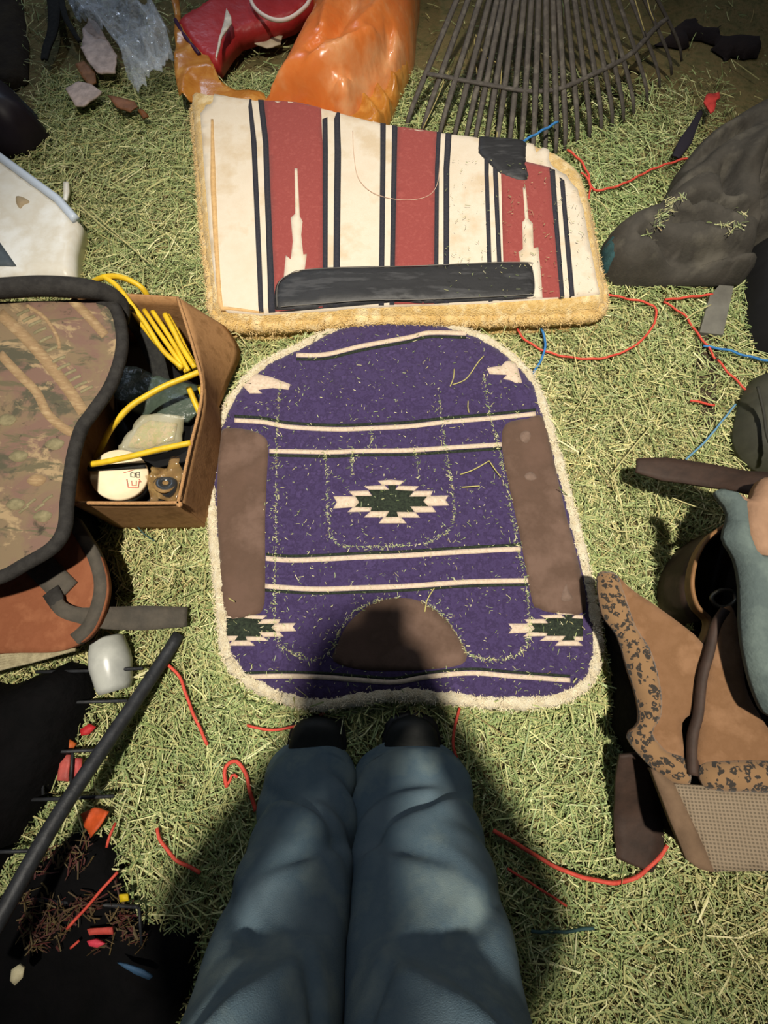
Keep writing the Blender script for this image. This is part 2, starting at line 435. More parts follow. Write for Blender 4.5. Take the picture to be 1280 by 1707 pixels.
def pad_wave(x, y):
    return 0.0045 * fbm(x, y, 5, 41) + 0.004 * np.exp(-((y - 0.60 - 0.04 * x) / 0.03) ** 2) - 0.003 * np.exp(-((y - 0.10) / 0.02) ** 2)
def padtop(x, y):
    d, ins = dist_to(x, y, pad_ol_f); d = np.where(ins, d, 0)
    s = np.clip(d / 0.03, 0, 1)
    return 0.014 + 0.032 * np.sqrt(np.clip(1 - (1 - s) ** 2, 0, 1)) + pad_wave(np.asarray(x), np.asarray(y)) * s
cx, cy = pad_ol.mean(0)
pad = thing('saddle_pad', (cx, cy, 0.008), 'purple woven saddle pad with cream stripes, brown suede patches and fleece edge, laid flat', 'saddle pad')
V, FFs = solid_data(pad_ol_f, padtop, const(0.006), 0.014)
mesh_obj('pad_body', V, FFs, m_purple, pad)
# fleece roll round the rim
def inset(ol, d):
    c = np.asarray(ol); t = np.roll(c, -1, 0) - np.roll(c, 1, 0); t /= np.linalg.norm(t, axis=1)[:, None]
    nrm = np.stack([-t[:, 1], t[:, 0]], 1)
    a = 0.5 * np.sum(c[:, 0] * np.roll(c[:, 1], -1) - np.roll(c[:, 0], -1) * c[:, 1])
    return c + nrm * (d if a > 0 else -d)
def fleece_roll(ol, r, zf, dz, material, parent, name='fleece_edge', amp=0.30, fib=3.2, seed=1, flen=0.009):
    c = resample(ol, 0.006); n = len(c)
    z = zf(c[:, 0], c[:, 1]) + dz
    rr = r * (1 + amp * (RNG.uniform(-0.5, 0.5, n) + 0.8 * np.sin(np.cumsum(RNG.normal(0.5, 0.3, n)))) * 0.5)
    pts = np.column_stack([c, z + RNG.normal(0, r * 0.05, n)])
    V, f = tube_data(pts, rr, 10, True, 0.95); V = V + RNG.normal(0, r * 0.07, V.shape)
    o = mesh_obj(name, V, f, material, parent)
    N = int(n * fib * 4); i = RNG.integers(0, n, N); an = RNG.uniform(-0.4, math.pi + 0.4, N)
    t = np.roll(c, -1, 0) - c; t /= np.linalg.norm(t, axis=1)[:, None]; nm = np.stack([t[:, 1], -t[:, 0]], 1)[i]
    ca, sa = np.cos(an), np.sin(an)
    px_ = pts[i, 0] + nm[:, 0] * ca * r * 0.95 + RNG.normal(0, .002, N); py_ = pts[i, 1] + nm[:, 1] * ca * r * 0.95 + RNG.normal(0, .002, N); pz_ = pts[i, 2] + sa * r * 0.95
    dirn = np.arctan2(nm[:, 1] * np.sign(ca), nm[:, 0] * np.sign(ca)) + RNG.normal(0, 0.8, N)
    base = np.array(lin((226, 212, 182))[:3] if material is m_fleece else lin((222, 192, 136))[:3])
    cols = base[None] * RNG.uniform(0.85, 1.1, N)[:, None]
    ff = straw_mesh('fleece_fibres', px_, py_, pz_, RNG.uniform(0.5, 1.2, N) * flen, RNG.uniform(0.0006, 0.0013, N), dirn, RNG.normal(0.1, 0.5, N), cols, material=m_hay, parent=o)
    tag(ff, kind='stuff')
    return o
fleece_roll(inset(pad_ol_f, 0.009), 0.0125, const(0.034), 0.0, m_fleece, pad)
# fabric stripes
STR = [([(494,592),(543,591),(603,577),(680,563),(715,555),(777,556)], 7, +7),
       ([(391,701),(439,704),(483,712),(562,716),(620,714),(680,711),(742,704),(824,697),(893,690)], 7, -7),
       ([(449,752),(549,754),(600,752),(680,751),(756,746),(836,741)], 7, +7),
       ([(443,931),(494,934),(603,929),(680,926),(769,920),(868,915)], 8, -7),
       ([(442,977),(521,982),(600,980),(680,977),(783,970),(880,968)], 8, +7),
       ([(406,1129),(472,1127),(540,1129),(603,1134),(658,1137),(715,1128),(786,1122),(851,1127),(950,1134)], 8, -7)]
for path, w, off in STR:
    decal('stripe', strip_px(path, w), padtop, 0.0012, m_cream, pad, 0.012)
    decal('dark_stripe', strip_px([(a, b + off) for a, b in path], 4.5), padtop, 0.0008, m_black_wool, pad, 0.012)
# stepped motifs (fabric pattern)
MW = [[(497,122),(620,112),(745,122),(700,162),(540,162)], [(370,172),(560,162),(605,205),(420,205)], [(690,168),(880,172),(835,215),(660,205)],
      [(230,218),(410,212),(445,262),(270,262)], [(840,215),(1010,215),(985,265),(790,268)],
      [(85,265),(290,265),(325,320),(285,365),(85,378),(120,320)], [(960,262),(1155,258),(1125,300),(1160,350),(965,355),(920,310)],
      [(270,362),(440,370),(430,405),(218,412)], [(800,360),(1000,360),(1040,412),(845,415)],
      [(430,405),(605,403),(570,458),(370,460)], [(675,410),(845,412),(890,462),(690,460)], [(550,458),(710,455),(765,515),(508,515)]]
MB_ = [[(590,158),(670,158),(665,203),(830,208),(800,265),(960,268),(920,310),(965,357),(810,360),(830,412),(680,408),(690,455),(570,455),(600,405),(430,400),(445,370),(290,362),(325,320),(290,262),(450,262),(415,205),(605,205)]]
def clipx(poly, x0, keep_gt):
    out = []; n = len(poly)
    for i in range(n):
        a, b = poly[i], poly[(i + 1) % n]; ia = (a[0] >= x0) == keep_gt; ib = (b[0] >= x0) == keep_gt
        if ia: out.append(a)
        if ia != ib:
            t = (x0 - a[0]) / (b[0] - a[0]); out.append((x0, a[1] + t * (b[1] - a[1])))
    return out
def motif(cx_, cy_, sx, sy, clip=None):
    for nm, polys, mt, off in (('motif_step', MW, m_cream, 0.0016), ('motif_centre', MB_, m_black_wool, 0.0012)):
        for po in polys:
            q = [(cx_ + (a - 620) * 0.1797 * sx, cy_ + (b - 315) * 0.1797 * sy) for a, b in po]
            if clip: q = clipx(q, *clip)
            if len(q) < 3: continue
            decal(nm, q, padtop, off, mt, pad, 0.010)
motif(651.5, 836.6, 1, 1)
motif(400, 1047, 0.97, 0.82, (378, True)); motif(945, 1047, 1.02, 0.82, (971, False))
decal('motif_step', [(398,641),(410,631),(452,629),(484,641),(481,650),(455,647),(430,650),(437,656),(416,656)], padtop, 0.0014, m_cream, pad, 0.012)
decal('motif_step', [(811,614),(836,610),(842,603),(858,604),(866,625),(870,639),(860,639),(850,634),(838,632),(845,625),(816,624)], padtop, 0.0014, m_cream, pad, 0.012)
# suede patches
PL = [(368,726),(378,714),(415,717),(437,726),(447,742),(445,790),(442,866),(442,976),(439,1012),(425,1025),(372,1025),(366,932),(362,850),(363,783)]
PR = [(836,729),(840,712),(851,703),(880,698),(905,696),(922,765),(946,870),(957,910),(976,1017),(920,1021),(898,1014),(887,1003),(870,913),(857,850),(840,770)]
PC = [(556,1102),(562,1075),(580,1040),(615,1009),(655,997),(700,1002),(742,1030),(764,1063),(778,1088),(768,1108),(715,1116),(655,1118),(600,1116)]
for q in (PL, PR):
    decal('suede_patch', catmull(q, 3, True), padtop, 0.0035, m_suede, pad, 0.012, th=0.006, round_r=0.004, e0=0.6)
decal('loin_patch', catmull(PC, 3, True), padtop, 0.0032, m_suede, pad, 0.012, th=0.006, round_r=0.004, e0=0.6)
m_stn = mat('worn_suede', (122, 102, 91), 0.9, (108, 89, 78), 60, (260, 0.35, 0.002))
for q in ([(866,726),(872,720),(882,721),(883,732),(877,740),(868,736)], [(874,792),(886,788),(894,798),(886,802),(876,800)], [(942,974),(945,982),(954,1000),(934,1001)]):
    decal('worn_spot', catmull(q, 3, True), padtop, 0.0042, m_stn, pad, 0.008, th=0.002)
# hay dust on the pad: loose flecks, and chaff caught along the quilting seams
SEAMS = [[(468,640),(462,720),(460,900),(458,1050),(480,1085),(520,1099),(549,1088),(568,1050),(590,1020),(630,1001),(665,996)],
         [(700,1000),(742,1030),(764,1063),(778,1088),(800,1097),(840,1099),(870,1085),(882,1050),(876,980),(860,900),(838,780),(815,690),(805,620)],
         [(541,752),(545,800),(548,880),(560,905),(600,912),(680,910),(725,900),(752,875),(757,840),(748,780),(738,720),(730,650)], [(588,752),(586,790)], [(690,745),(698,800)], [(618,712),(620,745)]]
pts = []
for s in SEAMS:
    r = resample(catmull(s, 6), 1.3, False); k = RNG.uniform(0, 1, len(r)) < 0.6
    pts.append(r[k] + RNG.normal(0, 1.1, r[k].shape))
    pts.append(r[k][::2] + RNG.normal(0, 5.0, r[k][::2].shape))
bx_, by_ = RNG.uniform(360, 985, 1900), RNG.uniform(555, 1165, 1900)
pts = np.vstack(pts + [np.column_stack([bx_, by_])])
fxy = Parr(pts, 0.045); d, ins = dist_to(fxy[:, 0], fxy[:, 1], pad_ol_f)
_, in1 = dist_to(pts[:, 0], pts[:, 1], np.array(PL, float)); _, in2 = dist_to(pts[:, 0], pts[:, 1], np.array(PR, float)); _, in3 = dist_to(pts[:, 0], pts[:, 1], np.array(PC, float))
k = ins & (d > 0.022) & ~((in1 | in2 | in3) & (RNG.uniform(0, 1, len(d)) < 0.93)); fxy = fxy[k]; n = len(fxy)
fz = padtop(fxy[:, 0], fxy[:, 1]) + RNG.uniform(0.0018, 0.0032, n)
fl_ = straw_mesh('hay_flecks', fxy[:, 0], fxy[:, 1], fz, RNG.gamma(2.0, 0.0017, n) + 0.0018, RNG.uniform(0.0006, 0.0013, n), RNG.uniform(0, 6.28, n), RNG.normal(0, 0.08, n), PAL[RNG.choice(len(PAL), n, p=PW)] * 1.05, material=m_hay)
tag(fl_, 'hay chaff dusted over the purple saddle pad', 'hay chaff', kind='stuff')

# ------------------------------------------------------------------ red striped saddle pad, folded over
m_red = mat('red_wool', (148, 74, 70), 0.95, [(143, 69, 65), (153, 79, 74)], 90, (800, 0.5, 0.002), spec=0.1, sheen=0.1)
m_white_wool = mat('white_wool', (210, 196, 176), 0.95, [(214, 202, 184), (202, 184, 158)], 9, (700, 0.45, 0.002), spec=0.1)
m_dkblue = mat('dark_stripe_wool', (48, 50, 58), 0.95, (60, 58, 64), 200, (700, 0.5, 0.002), spec=0.1)
m_blkleather = mat('black_leather', (40, 40, 42), 0.55, [(34, 34, 36), (60, 60, 62), (40, 40, 42)], 16, (140, 0.25, 0.002), spec=0.4, vstretch=(0, 0.6, 3), vramp=(0.42, 0.75))
red_f = resample(red_ol, 0.014)
def redtop(x, y):
    x = np.asarray(x); y = np.asarray(y)
    d, ins = dist_to(x, y, red_f); d = np.where(ins, d, 0); s = np.clip(d / 0.035, 0, 1)
    bulge = 0.018 * np.clip((y - 0.75) / 0.4, 0, 1) + 0.005 * fbm(x, y, 4, 77)
    return 0.020 + (0.062 + bulge) * (0.30 + 0.70 * np.sqrt(np.clip(1 - (1 - s) ** 2, 0, 1)))
cx, cy = red_ol.mean(0)
rp = thing('saddle_pad', (cx, cy, 0.006), 'red and cream striped saddle pad folded in half with black leather wear strip', 'saddle pad')
lower = red_f.copy(); lower[:, 1] -= 0.004; lower[:, 0] += 0.004
solid('lower_layer', lower, const(0.036), const(0.004), 0.03, m_fleece_y, rp, round_r=0.016, e0=0.45)
redtop_f = lambda x, y: redtop(x, y) - 0.003
V, FFs = solid_data(red_f, redtop_f, const(0.034), 0.016)
V[:, 2] = np.maximum(V[:, 2], 0.034); mesh_obj('fleece_lining', V, FFs, m_fleece_y, rp)
fleece_roll(inset(red_f, 0.010), 0.017, const(0.040), 0.004, m_fleece_y, rp, amp=0.2, fib=3.0, flen=0.011)
COV = [(334,190),(345,180),(365,182),(430,190),(446,191),(500,196),(560,210),(640,231),(720,243),(800,253),(860,258),(905,272),(942,295),(962,318),(972,350),(981,400),(991,450),(999,490),(960,494),(893,499),(800,505),(700,508),(600,512),(470,522),(440,524),(380,520),(366,510),(358,470),(350,400),(342,300)]
decal('cover', resample(COV, 8), redtop, 0.001, m_white_wool, rp, 0.016, th=0.02)
decal('binding', [(352,200),(356,200),(360,300),(364,400),(368,470),(372,512),(440,521),(440,524),(368,518),(363,505),(359,440),(355,380),(351,300)], redtop, 0.002, mat('tan_binding', (216, 178, 124), 0.95, (196, 158, 108), 60, (300, 0.5, 0.003)), rp, 0.016, th=0.01)
def vstrip(name, tl, tr, bl, br, material, off, bow=0):
    """band between two near-upright edges; t/b points are pixels"""
    L_ = [(tl[0] + (bl[0] - tl[0]) * t + bow * math.sin(math.pi * t), tl[1] + (bl[1] - tl[1]) * t) for t in np.linspace(0, 1, 8)]
    R_ = [(tr[0] + (br[0] - tr[0]) * t + bow * math.sin(math.pi * t), tr[1] + (br[1] - tr[1]) * t) for t in np.linspace(0, 1, 8)]
    decal(name, L_ + R_[::-1], redtop, off, material, rp, 0.014, th=0.006)
RS = [((446,192),(538,205),(459,520),(540,513)), ((662,235),(726,243),(657,508),(724,507)), ((834,262),(917,282),(840,500),(935,496))]
for q in RS: vstrip('red_band', *q, m_red, 0.0018)
DS = [((417,191),(426,191),(432,522),(440,522)), ((437,192),(446,192),(448,522),(459,521)), ((538,206),(547,208),(538,514),(546,513)), ((558,211),(569,213),(555,513),(566,512)),
      ((634,230),(643,232),(631,510),(640,510)), ((653,234),(662,236),(649,509),(657,509)), ((725,243),(732,244),(723,507),(730,507)), ((739,245),(749,247),(739,506),(748,506)),
      ((806,256),(813,256),(814,504),(821,503)), ((820,257),(828,258),(831,502),(838,502)), ((915,283),(924,286),(933,497),(940,496)), ((932,297),(940,303),(949,495),(957,494))]
for q in DS: vstrip('dark_band', *q, m_dkblue, 0.0024)
z4 = lambda pts: [(300 + a * .578, 150 + b * .578) for a, b in pts]
decal('woven_motif', z4([(331,230),(339,230),(346,368),(354,382),(350,420),(356,478),(366,476),(360,520),(362,545),(300,545),(306,480),(320,492),(326,440),(320,372),(333,360)]), redtop, 0.0030, m_white_wool, rp, 0.012)
decal('woven_motif', z4([(988,285),(996,285),(1004,375),(1016,388),(1018,460),(1032,456),(1040,540),(1044,602),(1000,602),(975,470),(988,462),(986,385),(994,375)]), redtop, 0.0030, m_white_wool, rp, 0.012)
lw = decal('leather_wear_strip', catmull(z4([(271,620),(276,565),(310,532),(380,516),(480,511),(700,506),(990,495),(1018,512),(1026,550),(1024,592),(1000,604),(820,612),(700,619),(640,612),(520,622),(400,632),(290,641)]), 3, True), redtop, 0.007, m_blkleather, rp, 0.014, th=0.012, round_r=0.006, e0=0.5)
decal('wither_patch', catmull(z4([(852,176),(900,178),(985,188),(1000,225),(1006,262),(970,263),(920,242),(885,210)]), 3, True), redtop, 0.006, m_blkleather, rp, 0.012, th=0.012, round_r=0.006, e0=0.5)
# quilting seam and stitches of the leather strip
m_seam = mat('seam_thread', (200, 168, 146), 0.9)
def seam(path, r, material, off, parent, zf=redtop, name='seam'):
    xy = resample(W(catmull(path, 6), zf), 0.008, False)
    return tube(name, np.column_stack([xy, zf(xy[:, 0], xy[:, 1]) + off]), r, material, parent, 5)
seam([(588,222),(590,260),(598,300),(625,325),(670,335),(710,330),(728,310),(733,270)], 0.0008, m_seam, 0.0026, rp)
m_st = mat('grey_stitch', (120, 116, 110), 0.9)
seam(z4([(282,632),(284,570),(315,540),(382,524),(700,514),(985,504),(1012,520),(1018,590),(985,598),(700,611),(520,614),(292,632)]), 0.0009, m_st, 0.0075, rp)

# hay specks on the striped pad
rx_, ry_ = RNG.uniform(740, 985, 260), RNG.uniform(270, 500, 260); rxy = W(np.column_stack([rx_, ry_]), redtop); d, ins = dist_to(rxy[:, 0], rxy[:, 1], red_f); rxy = rxy[ins & (d > .02)]; n = len(rxy)
tag(straw_mesh('hay_specks', rxy[:, 0], rxy[:, 1], redtop(rxy[:, 0], rxy[:, 1]) + .009, RNG.gamma(2.0, 0.002, n) + .002, RNG.uniform(.0007, .0014, n), RNG.uniform(0, 6.28, n), RNG.normal(0, .05, n), PAL[RNG.choice(len(PAL), n, p=PW)] * 0.75, material=m_hay), 'hay specks scattered on the striped pad', 'hay chaff', kind='stuff')
# ------------------------------------------------------------------ cardboard box and what is in it
m_card = mat('cardboard', (150, 112, 74), 0.9, [(164, 124, 84), (138, 102, 66)], 30, (200, 0.25, 0.002), spec=0.15)
m_cardedge = mat('cardboard_edge', (178, 136, 92), 0.95, (150, 112, 74), 300, (500, 0.6, 0.002))
HB = 0.18; HS = HB / 0.27
bx = thing('cardboard_box', (-0.47, 0.20, 0.0), 'open brown cardboard box with bowed side, holding yellow cable and jar', 'box')
def wall(name, top_px, bot, parent, th=0.005, nz=8, h=HB):
    """upright sheet from a rim path (pixels at height h) down to a ground path (world xy)"""
    t = np.array([P(a, b, h) for a, b in top_px]); t = resample(catmull(t, 6), 0.012, False)
    b = resample(catmull(np.array([(p[0], p[1], p[2] if len(p) > 2 else 0.004) for p in bot]), 6), 0.012, False)
    q = np.linspace(0, 1, len(t)); b = np.stack([np.interp(q, np.linspace(0, 1, len(b)), b[:, k]) for k in range(3)], 1)
    A = np.stack([t + (b - t) * s for s in np.linspace(0, 1, nz)], 1)
    V, f = grid_surf(A, th); return mesh_obj(name, V, f, m_card, parent)
cBR = P(296, 496, HB); cFR = P(297, 837, HB); cFL = P(118, 837, HB); cBL = P(120, 488, HB); cMid = P(336, 660, HB)
def dn(p, dx=0, dy=0): return (p[0] + dx, p[1] + dy)
wall('side_wall', [(296,496),(325,590),(337,655),(316,750),(297,837)], [dn(cBR), (cMid[0] - 0.01, cMid[1]), dn(cFR)], bx)
wall('front_wall', [(297,837),(210,838),(118,837)], [dn(cFR), dn(cFL)], bx)
wall('back_wall', [(120,488),(215,491),(296,496)], [dn(cBL), dn(cBR)], bx)
wall('inner_wall', [(118,837),(119,660),(120,488)], [dn(cFL), dn(cBL)], bx)
V, f = box_data(((cFL[0] + cFR[0]) / 2, (cFL[1] + cBL[1]) / 2, 0.008), (abs(cFR[0] - cFL[0]), abs(cBL[1] - cFL[1]), 0.006)); mesh_obj('base', V, f, m_card, bx, smooth=False)
# outer flap folded down
fo = [P(375, 545, 0.06), P(400, 588, 0.03), P(380, 640, 0.04), P(350, 715, 0.05), P(336, 780, 0.07), P(326, 840, 0.10)]
wall('flap', [(297,497),(326,590),(338,655),(317,750),(298,836)], fo, bx, 0.004)
for a, b in (((296,496),(337,655)),):
    pass
V, f = tube_data(np.array([P(x, y, HB + 0.001) for x, y in catmull([(296,496),(325,590),(337,655),(316,750),(297,837),(296,838),(210,839),(118,838)], 5)]), 0.0034, 6)
mesh_obj('rim', V, f, m_cardedge, bx)

m_yel = mat('yellow_cable', (222, 186, 40), 0.45, (196, 160, 30), 40, None, spec=0.4)
yc = thing('yellow_cable', (-0.42, 0.22, 0.10), 'coiled yellow electric cable lying in the cardboard box', 'cable')
def zpx(pts): return [(a * .34375, 440 + b * .34375, h) for a, b, h in pts]
def cable(pts, r=0.0052):
    p = np.array([P(a, b, h * HS) for a, b, h in zpx(pts)]); p = resample(catmull(p, 8), 0.008, False)
    tube('cable_loop', p, r, m_yel, yc, 8)
cable([(430,110,.2),(480,72,.27),(560,60,.285),(640,85,.28),(700,130,.26),(740,220,.2)], 0.006)
cable([(500,60,.28),(570,110,.283),(640,200,.27),(700,280,.25),(790,420,.22),(885,505,.2)], 0.0055)
cable([(620,215,.24),(700,310,.22),(760,385,.21),(880,510,.19)])
cable([(700,225,.22),(770,330,.215),(840,430,.2),(905,525,.18)])
cable([(740,230,.23),(800,320,.22),(850,400,.205),(915,520,.19)])
cable([(800,245,.24),(845,330,.23),(880,400,.215),(945,505,.2)], 0.006)
cable([(815,250,.22),(870,350,.21),(910,430,.19),(955,510,.18)])
cable([(915,600,.2),(940,660,.19),(975,740,.17)], 0.006)
cable([(965,590,.18),(985,650,.17),(990,700,.16)])
cable([(975,520,.255),(890,555,.262),(800,592,.265),(720,635,.265),(640,685,.26),(580,745,.25),(530,810,.23),(500,870,.2),(460,950,.16)], 0.0058)
cable([(438,972,.272),(520,958,.274),(640,932,.276),(780,898,.276),(925,868,.275)], 0.0058)
m_blk = mat('black_plastic', (22, 22, 24), 0.5, (32, 32, 34), 40, (100, 0.2, 0.002), spec=0.35)
m_blkcloth = mat('black_webbing', (34, 34, 34), 0.9, (46, 46, 44), 120, (500, 0.5, 0.002), spec=0.15)
def px_strip(pts, w, th=0.003, n=6):
    """flat strap: pts (px, py, h), width w metres across the path in the level plane"""
    p = catmull(np.array([P(a, b, h) for a, b, h in pts]), n); t = np.gradient(p, axis=0); t /= np.linalg.norm(t, axis=1)[:, None]
    s = np.cross(t, [0, 0, 1.0]); s /= np.linalg.norm(s, axis=1)[:, None]; w = np.interp(np.linspace(0, 1, len(p)), np.linspace(0, 1, np.size(w)), np.atleast_1d(w))[:, None]
    A = np.stack([p + s * w * k for k in np.linspace(-.5, .5, 5)], 1); A[:, 2, 2] += 0.002
    return grid_surf(A, th)
V, f = px_strip(zpx([(585,235,.17),(680,300,.145),(740,420,.12),(790,570,.095)]), [0.03, 0.045, 0.04, 0.03]); mesh_obj('black_strap', V, f, m_blkcloth, label='black webbing strap tucked under the yellow cable in the box', cat='strap')
m_teal = mat('dark_teal_sheet', (48, 58, 52), 0.35, (66, 78, 66), 14, (40, 0.5, 0.01), spec=0.5)
zsheet = lambda x, y: 0.10 + 0.03 * fbm(x, y, 22, 51)
solid('plastic_sheet', resample(Parr([(a * .34375, 440 + b * .34375) for a, b in [(560,480),(660,495),(800,560),(960,585),(965,700),(900,760),(760,745),(600,700),(520,600)]], .10), 0.01), zsheet, plus(zsheet, -0.01), 0.012, m_teal, None,
      label='dark green crumpled plastic sheet inside the cardboard box', cat='plastic sheet')
# black liner of goods filling the box below
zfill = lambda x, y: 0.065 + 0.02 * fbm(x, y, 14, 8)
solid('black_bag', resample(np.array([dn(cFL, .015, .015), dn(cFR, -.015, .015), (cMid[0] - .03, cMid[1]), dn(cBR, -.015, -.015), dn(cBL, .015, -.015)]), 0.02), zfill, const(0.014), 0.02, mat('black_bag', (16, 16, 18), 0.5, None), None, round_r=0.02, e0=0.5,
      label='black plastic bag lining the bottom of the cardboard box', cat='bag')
m_clear = mat('clear_bag', (225, 222, 200), 0.12, (205, 198, 160), 20, (60, 0.6, 0.004), spec=0.6, alpha=0.35)
zzip = lambda x, y: 0.122 + 0.02 * fbm(x, y, 30, 5)
zb = thing('zip_bag', P(240, 725, .1), 'small clear plastic bag of pale chaff in the cardboard box', 'plastic bag')
zo = Parr([(a * .34375, 440 + b * .34375) for a, b in [(640,790),(720,722),(885,732),(875,860),(800,900),(700,920),(560,905)]], .122)
solid('bag_film', resample(zo, 0.006), plus(zzip, 0.012), plus(zzip, -0.008), 0.008, m_clear, zb, round_r=0.012, e0=0.2)
zi = Parr([(a * .34375, 440 + b * .34375) for a, b in [(660,800),(730,760),(855,770),(840,850),(700,890),(610,885)]], .122)
solid('bag_contents', resample(zi, 0.006), plus(zzip, 0.006), plus(zzip, -0.006), 0.008, mat('chaff', (168, 140, 92), 0.9, [(140, 142, 70), (186, 150, 108), (110, 120, 60)], 60, (200, 0.8, 0.004)), zb, round_r=0.008, e0=0.3)
# jar with white lid
jc = np.array(P(199, 791, 0.140)); jr = 45 / F * (0.86 / 0.97)
jar = thing('jar', (jc[0], jc[1], 0.03), 'round jar with cream white lid standing in the cardboard box', 'jar')
ax = Vector((0.30, -0.10, 1)).normalized()
V, f = lathe_data([(jr * .90, -0.075), (jr * .95, -0.068), (jr * .97, -0.014), (jr * .9, -0.010)], jc, ax, 36); mesh_obj('jar_body', V, f, mat('jar_grey', (96, 100, 96), 0.3, (70, 74, 70), 30, None, spec=0.5), jar)
V, f = lathe_data([(jr * .98, -0.016), (jr * 1.02, -0.012), (jr * 1.02, -0.002), (jr * 0.98, 0.0015), (jr * .5, 0.002), (0.001, 0.002)], jc, ax, 40); lid = mesh_obj('lid', V, f, mat('cream_lid', (232, 216, 184), 0.55, (222, 204, 170), 30, None), jar)
zlid = lambda x, y: jc[2] + 0.0032 - ((x - jc[0]) * ax.x + (y - jc[1]) * ax.y) / ax.z
def lidpx(pts): return W([(130 + a * .1641, 720 + b * .1641) for a, b in pts], zlid)
m_rmark = mat('red_print', (226, 130, 116), 0.7); m_gmark = mat('grey_print', (116, 112, 104), 0.7)
def stroke(pts, w, mt, name='print_mark'):
    p = np.array(lidpx(pts)); z = zlid(p[:, 0], p[:, 1]); tube(name, np.column_stack([p, z]), w, mt, lid, 4, flat=0.3)
stroke([(495,480),(510,565),(612,565),(620,500)], 0.0010, m_rmark); stroke([(545,495),(548,545),(590,545),(592,495)], 0.0007, m_rmark); stroke([(620,480),(640,510)], 0.0009, m_rmark)
stroke([(460,415),(570,385)], 0.0006, m_rmark)
stroke([(535,415),(535,455),(575,460),(578,420),(540,412)], 0.0011, m_gmark); stroke([(590,460),(590,412),(625,412),(625,432),(592,435),(625,437),(628,460),(592,460)], 0.0011, m_gmark)
V, f = px_strip([(146,781,.161),(196,778,.149),(243,776,.134)], 0.011, 0.002); mesh_obj('black_band', V, f, m_blkcloth, jar)
# bagged roll
V, f = lathe_data([(0.020, -0.03), (0.022, -0.028), (0.022, 0.0), (0.016, 0.003), (0.006, 0.003), (0.005, 0.0)], P(276, 806, .125), (0.25, 0.35, 1), 28)
tp = thing('tape_roll', P(276, 806, .1), 'small dark roll with brown face beside the white-lidded jar', 'roll')
mesh_obj('roll', V, f, mat('dark_roll', (44, 46, 48), 0.3, None, spec=0.5), tp)
V, f = lathe_data([(0.019, 0.0), (0.019, 0.004), (0.005, 0.0045), (0.002, 0.004)], P(274, 810, .125), (0.25, 0.35, 1), 28); mesh_obj('roll_face', V, f, mat('brown_face', (140, 110, 66), 0.7, (110, 84, 50), 90, None), tp)
zcr = lambda x, y: 0.115 + 0.04 * (ridge(x, y, 40, 6) - 0.5)
solid('clear_wrapper', resample(Parr([(245,792),(262,775),(300,762),(305,800),(292,834),(248,834)], .12), 0.005), zcr, plus(zcr, -0.002), 0.006, mat('amber_wrap', (206, 170, 110), 0.15, (180, 140, 90), 30, None, spec=0.6, alpha=0.25), None,
      label='crinkled amber plastic wrapper in the corner of the cardboard box', cat='wrapper')

# ------------------------------------------------------------------ camouflage saddle on the left
def camo_mat():
    m = bpy.data.materials.new('camo_cloth'); m.use_nodes = True; nt = m.node_tree; L = nt.links; b = nt.nodes['Principled BSDF']
    tc = nt.nodes.new('ShaderNodeTexCoord'); cur = None
    def layer(rot, sc, scale, lo, hi, col, prev, detail=5):
        mp = nt.nodes.new('ShaderNodeMapping'); mp.inputs['Rotation'].default_value = (0, 0, rot); mp.inputs['Scale'].default_value = sc; L.new(tc.outputs['Object'], mp.inputs[0])
        nz = nt.nodes.new('ShaderNodeTexNoise'); nz.inputs['Scale'].default_value = scale; nz.inputs['Detail'].default_value = detail; nz.inputs['Roughness'].default_value = 0.65
        nz.inputs['Distortion'].default_value = 0.4
        L.new(mp.outputs[0], nz.inputs['Vector']); r = nt.nodes.new('ShaderNodeValToRGB'); r.color_ramp.elements[0].position = lo; r.color_ramp.elements[1].position = hi
        L.new(nz.outputs['Fac'], r.inputs[0]); mx = nt.nodes.new('ShaderNodeMix'); mx.data_type = 'RGBA'; L.new(r.outputs[0], mx.inputs[0])
        if prev is None: mx.inputs[6].default_value = lin((116, 98, 74))
        else: L.new(prev, mx.inputs[6])
        mx.inputs[7].default_value = lin(col); return mx.outputs[2]
    c = layer(0, (1, 1, 1), 8, .46, .56, (112, 86, 74), None)
    c = layer(0.3, (1, 1, 1), 10, .54, .60, (74, 70, 54), c)
    c = layer(0.9, (1, 1.6, 1), 13, .56, .62, (150, 128, 96), c)
    c = layer(-0.9, (1, 4, 1), 9, .56, .61, (92, 84, 62), c)
    c = layer(0.7, (1, 1, 1), 30, .60, .68, (54, 48, 36), c)
    L.new(c, b.inputs['Base Color']); b.inputs['Roughness'].default_value = 0.85
    return m
m_camo = camo_mat()
m_bind = mat('black_binding', (36, 34, 33), 0.8, (50, 48, 46), 60, (300, 0.4, 0.002), spec=0.2)
sd = thing('saddle', (-0.62, 0.10, 0.0), 'camouflage cloth saddle with black binding and rust-brown skirt beside the cardboard box', 'saddle')
def zcam(x, y): return 0.215 + 0.05 * np.clip(-(np.asarray(x) + 0.36) * 1.5, -0.5, 1.2) + 0.006 * fbm(x, y, 7, 61)
CAM = [(-190,500),(-60,504),(80,502),(172,500),(194,515),(206,560),(203,597),(186,646),(155,690),(138,712),(127,750),(120,790),(113,838),(108,880),(86,914),(40,942),(0,963),(-80,985),(-190,1000)]
cam_ol = W(resample(catmull(CAM, 4, True), 9), zcam)
solid('camo_panel', cam_ol, zcam, plus(zcam, -0.012), 0.014, m_camo, sd)
be = W(catmull([(165,500),(190,512),(202,555),(199,597),(182,644),(152,688),(135,712),(123,750),(116,790),(110,838),(106,880),(86,912),(40,940),(0,961),(-80,983),(-190,998)], 6), zcam)
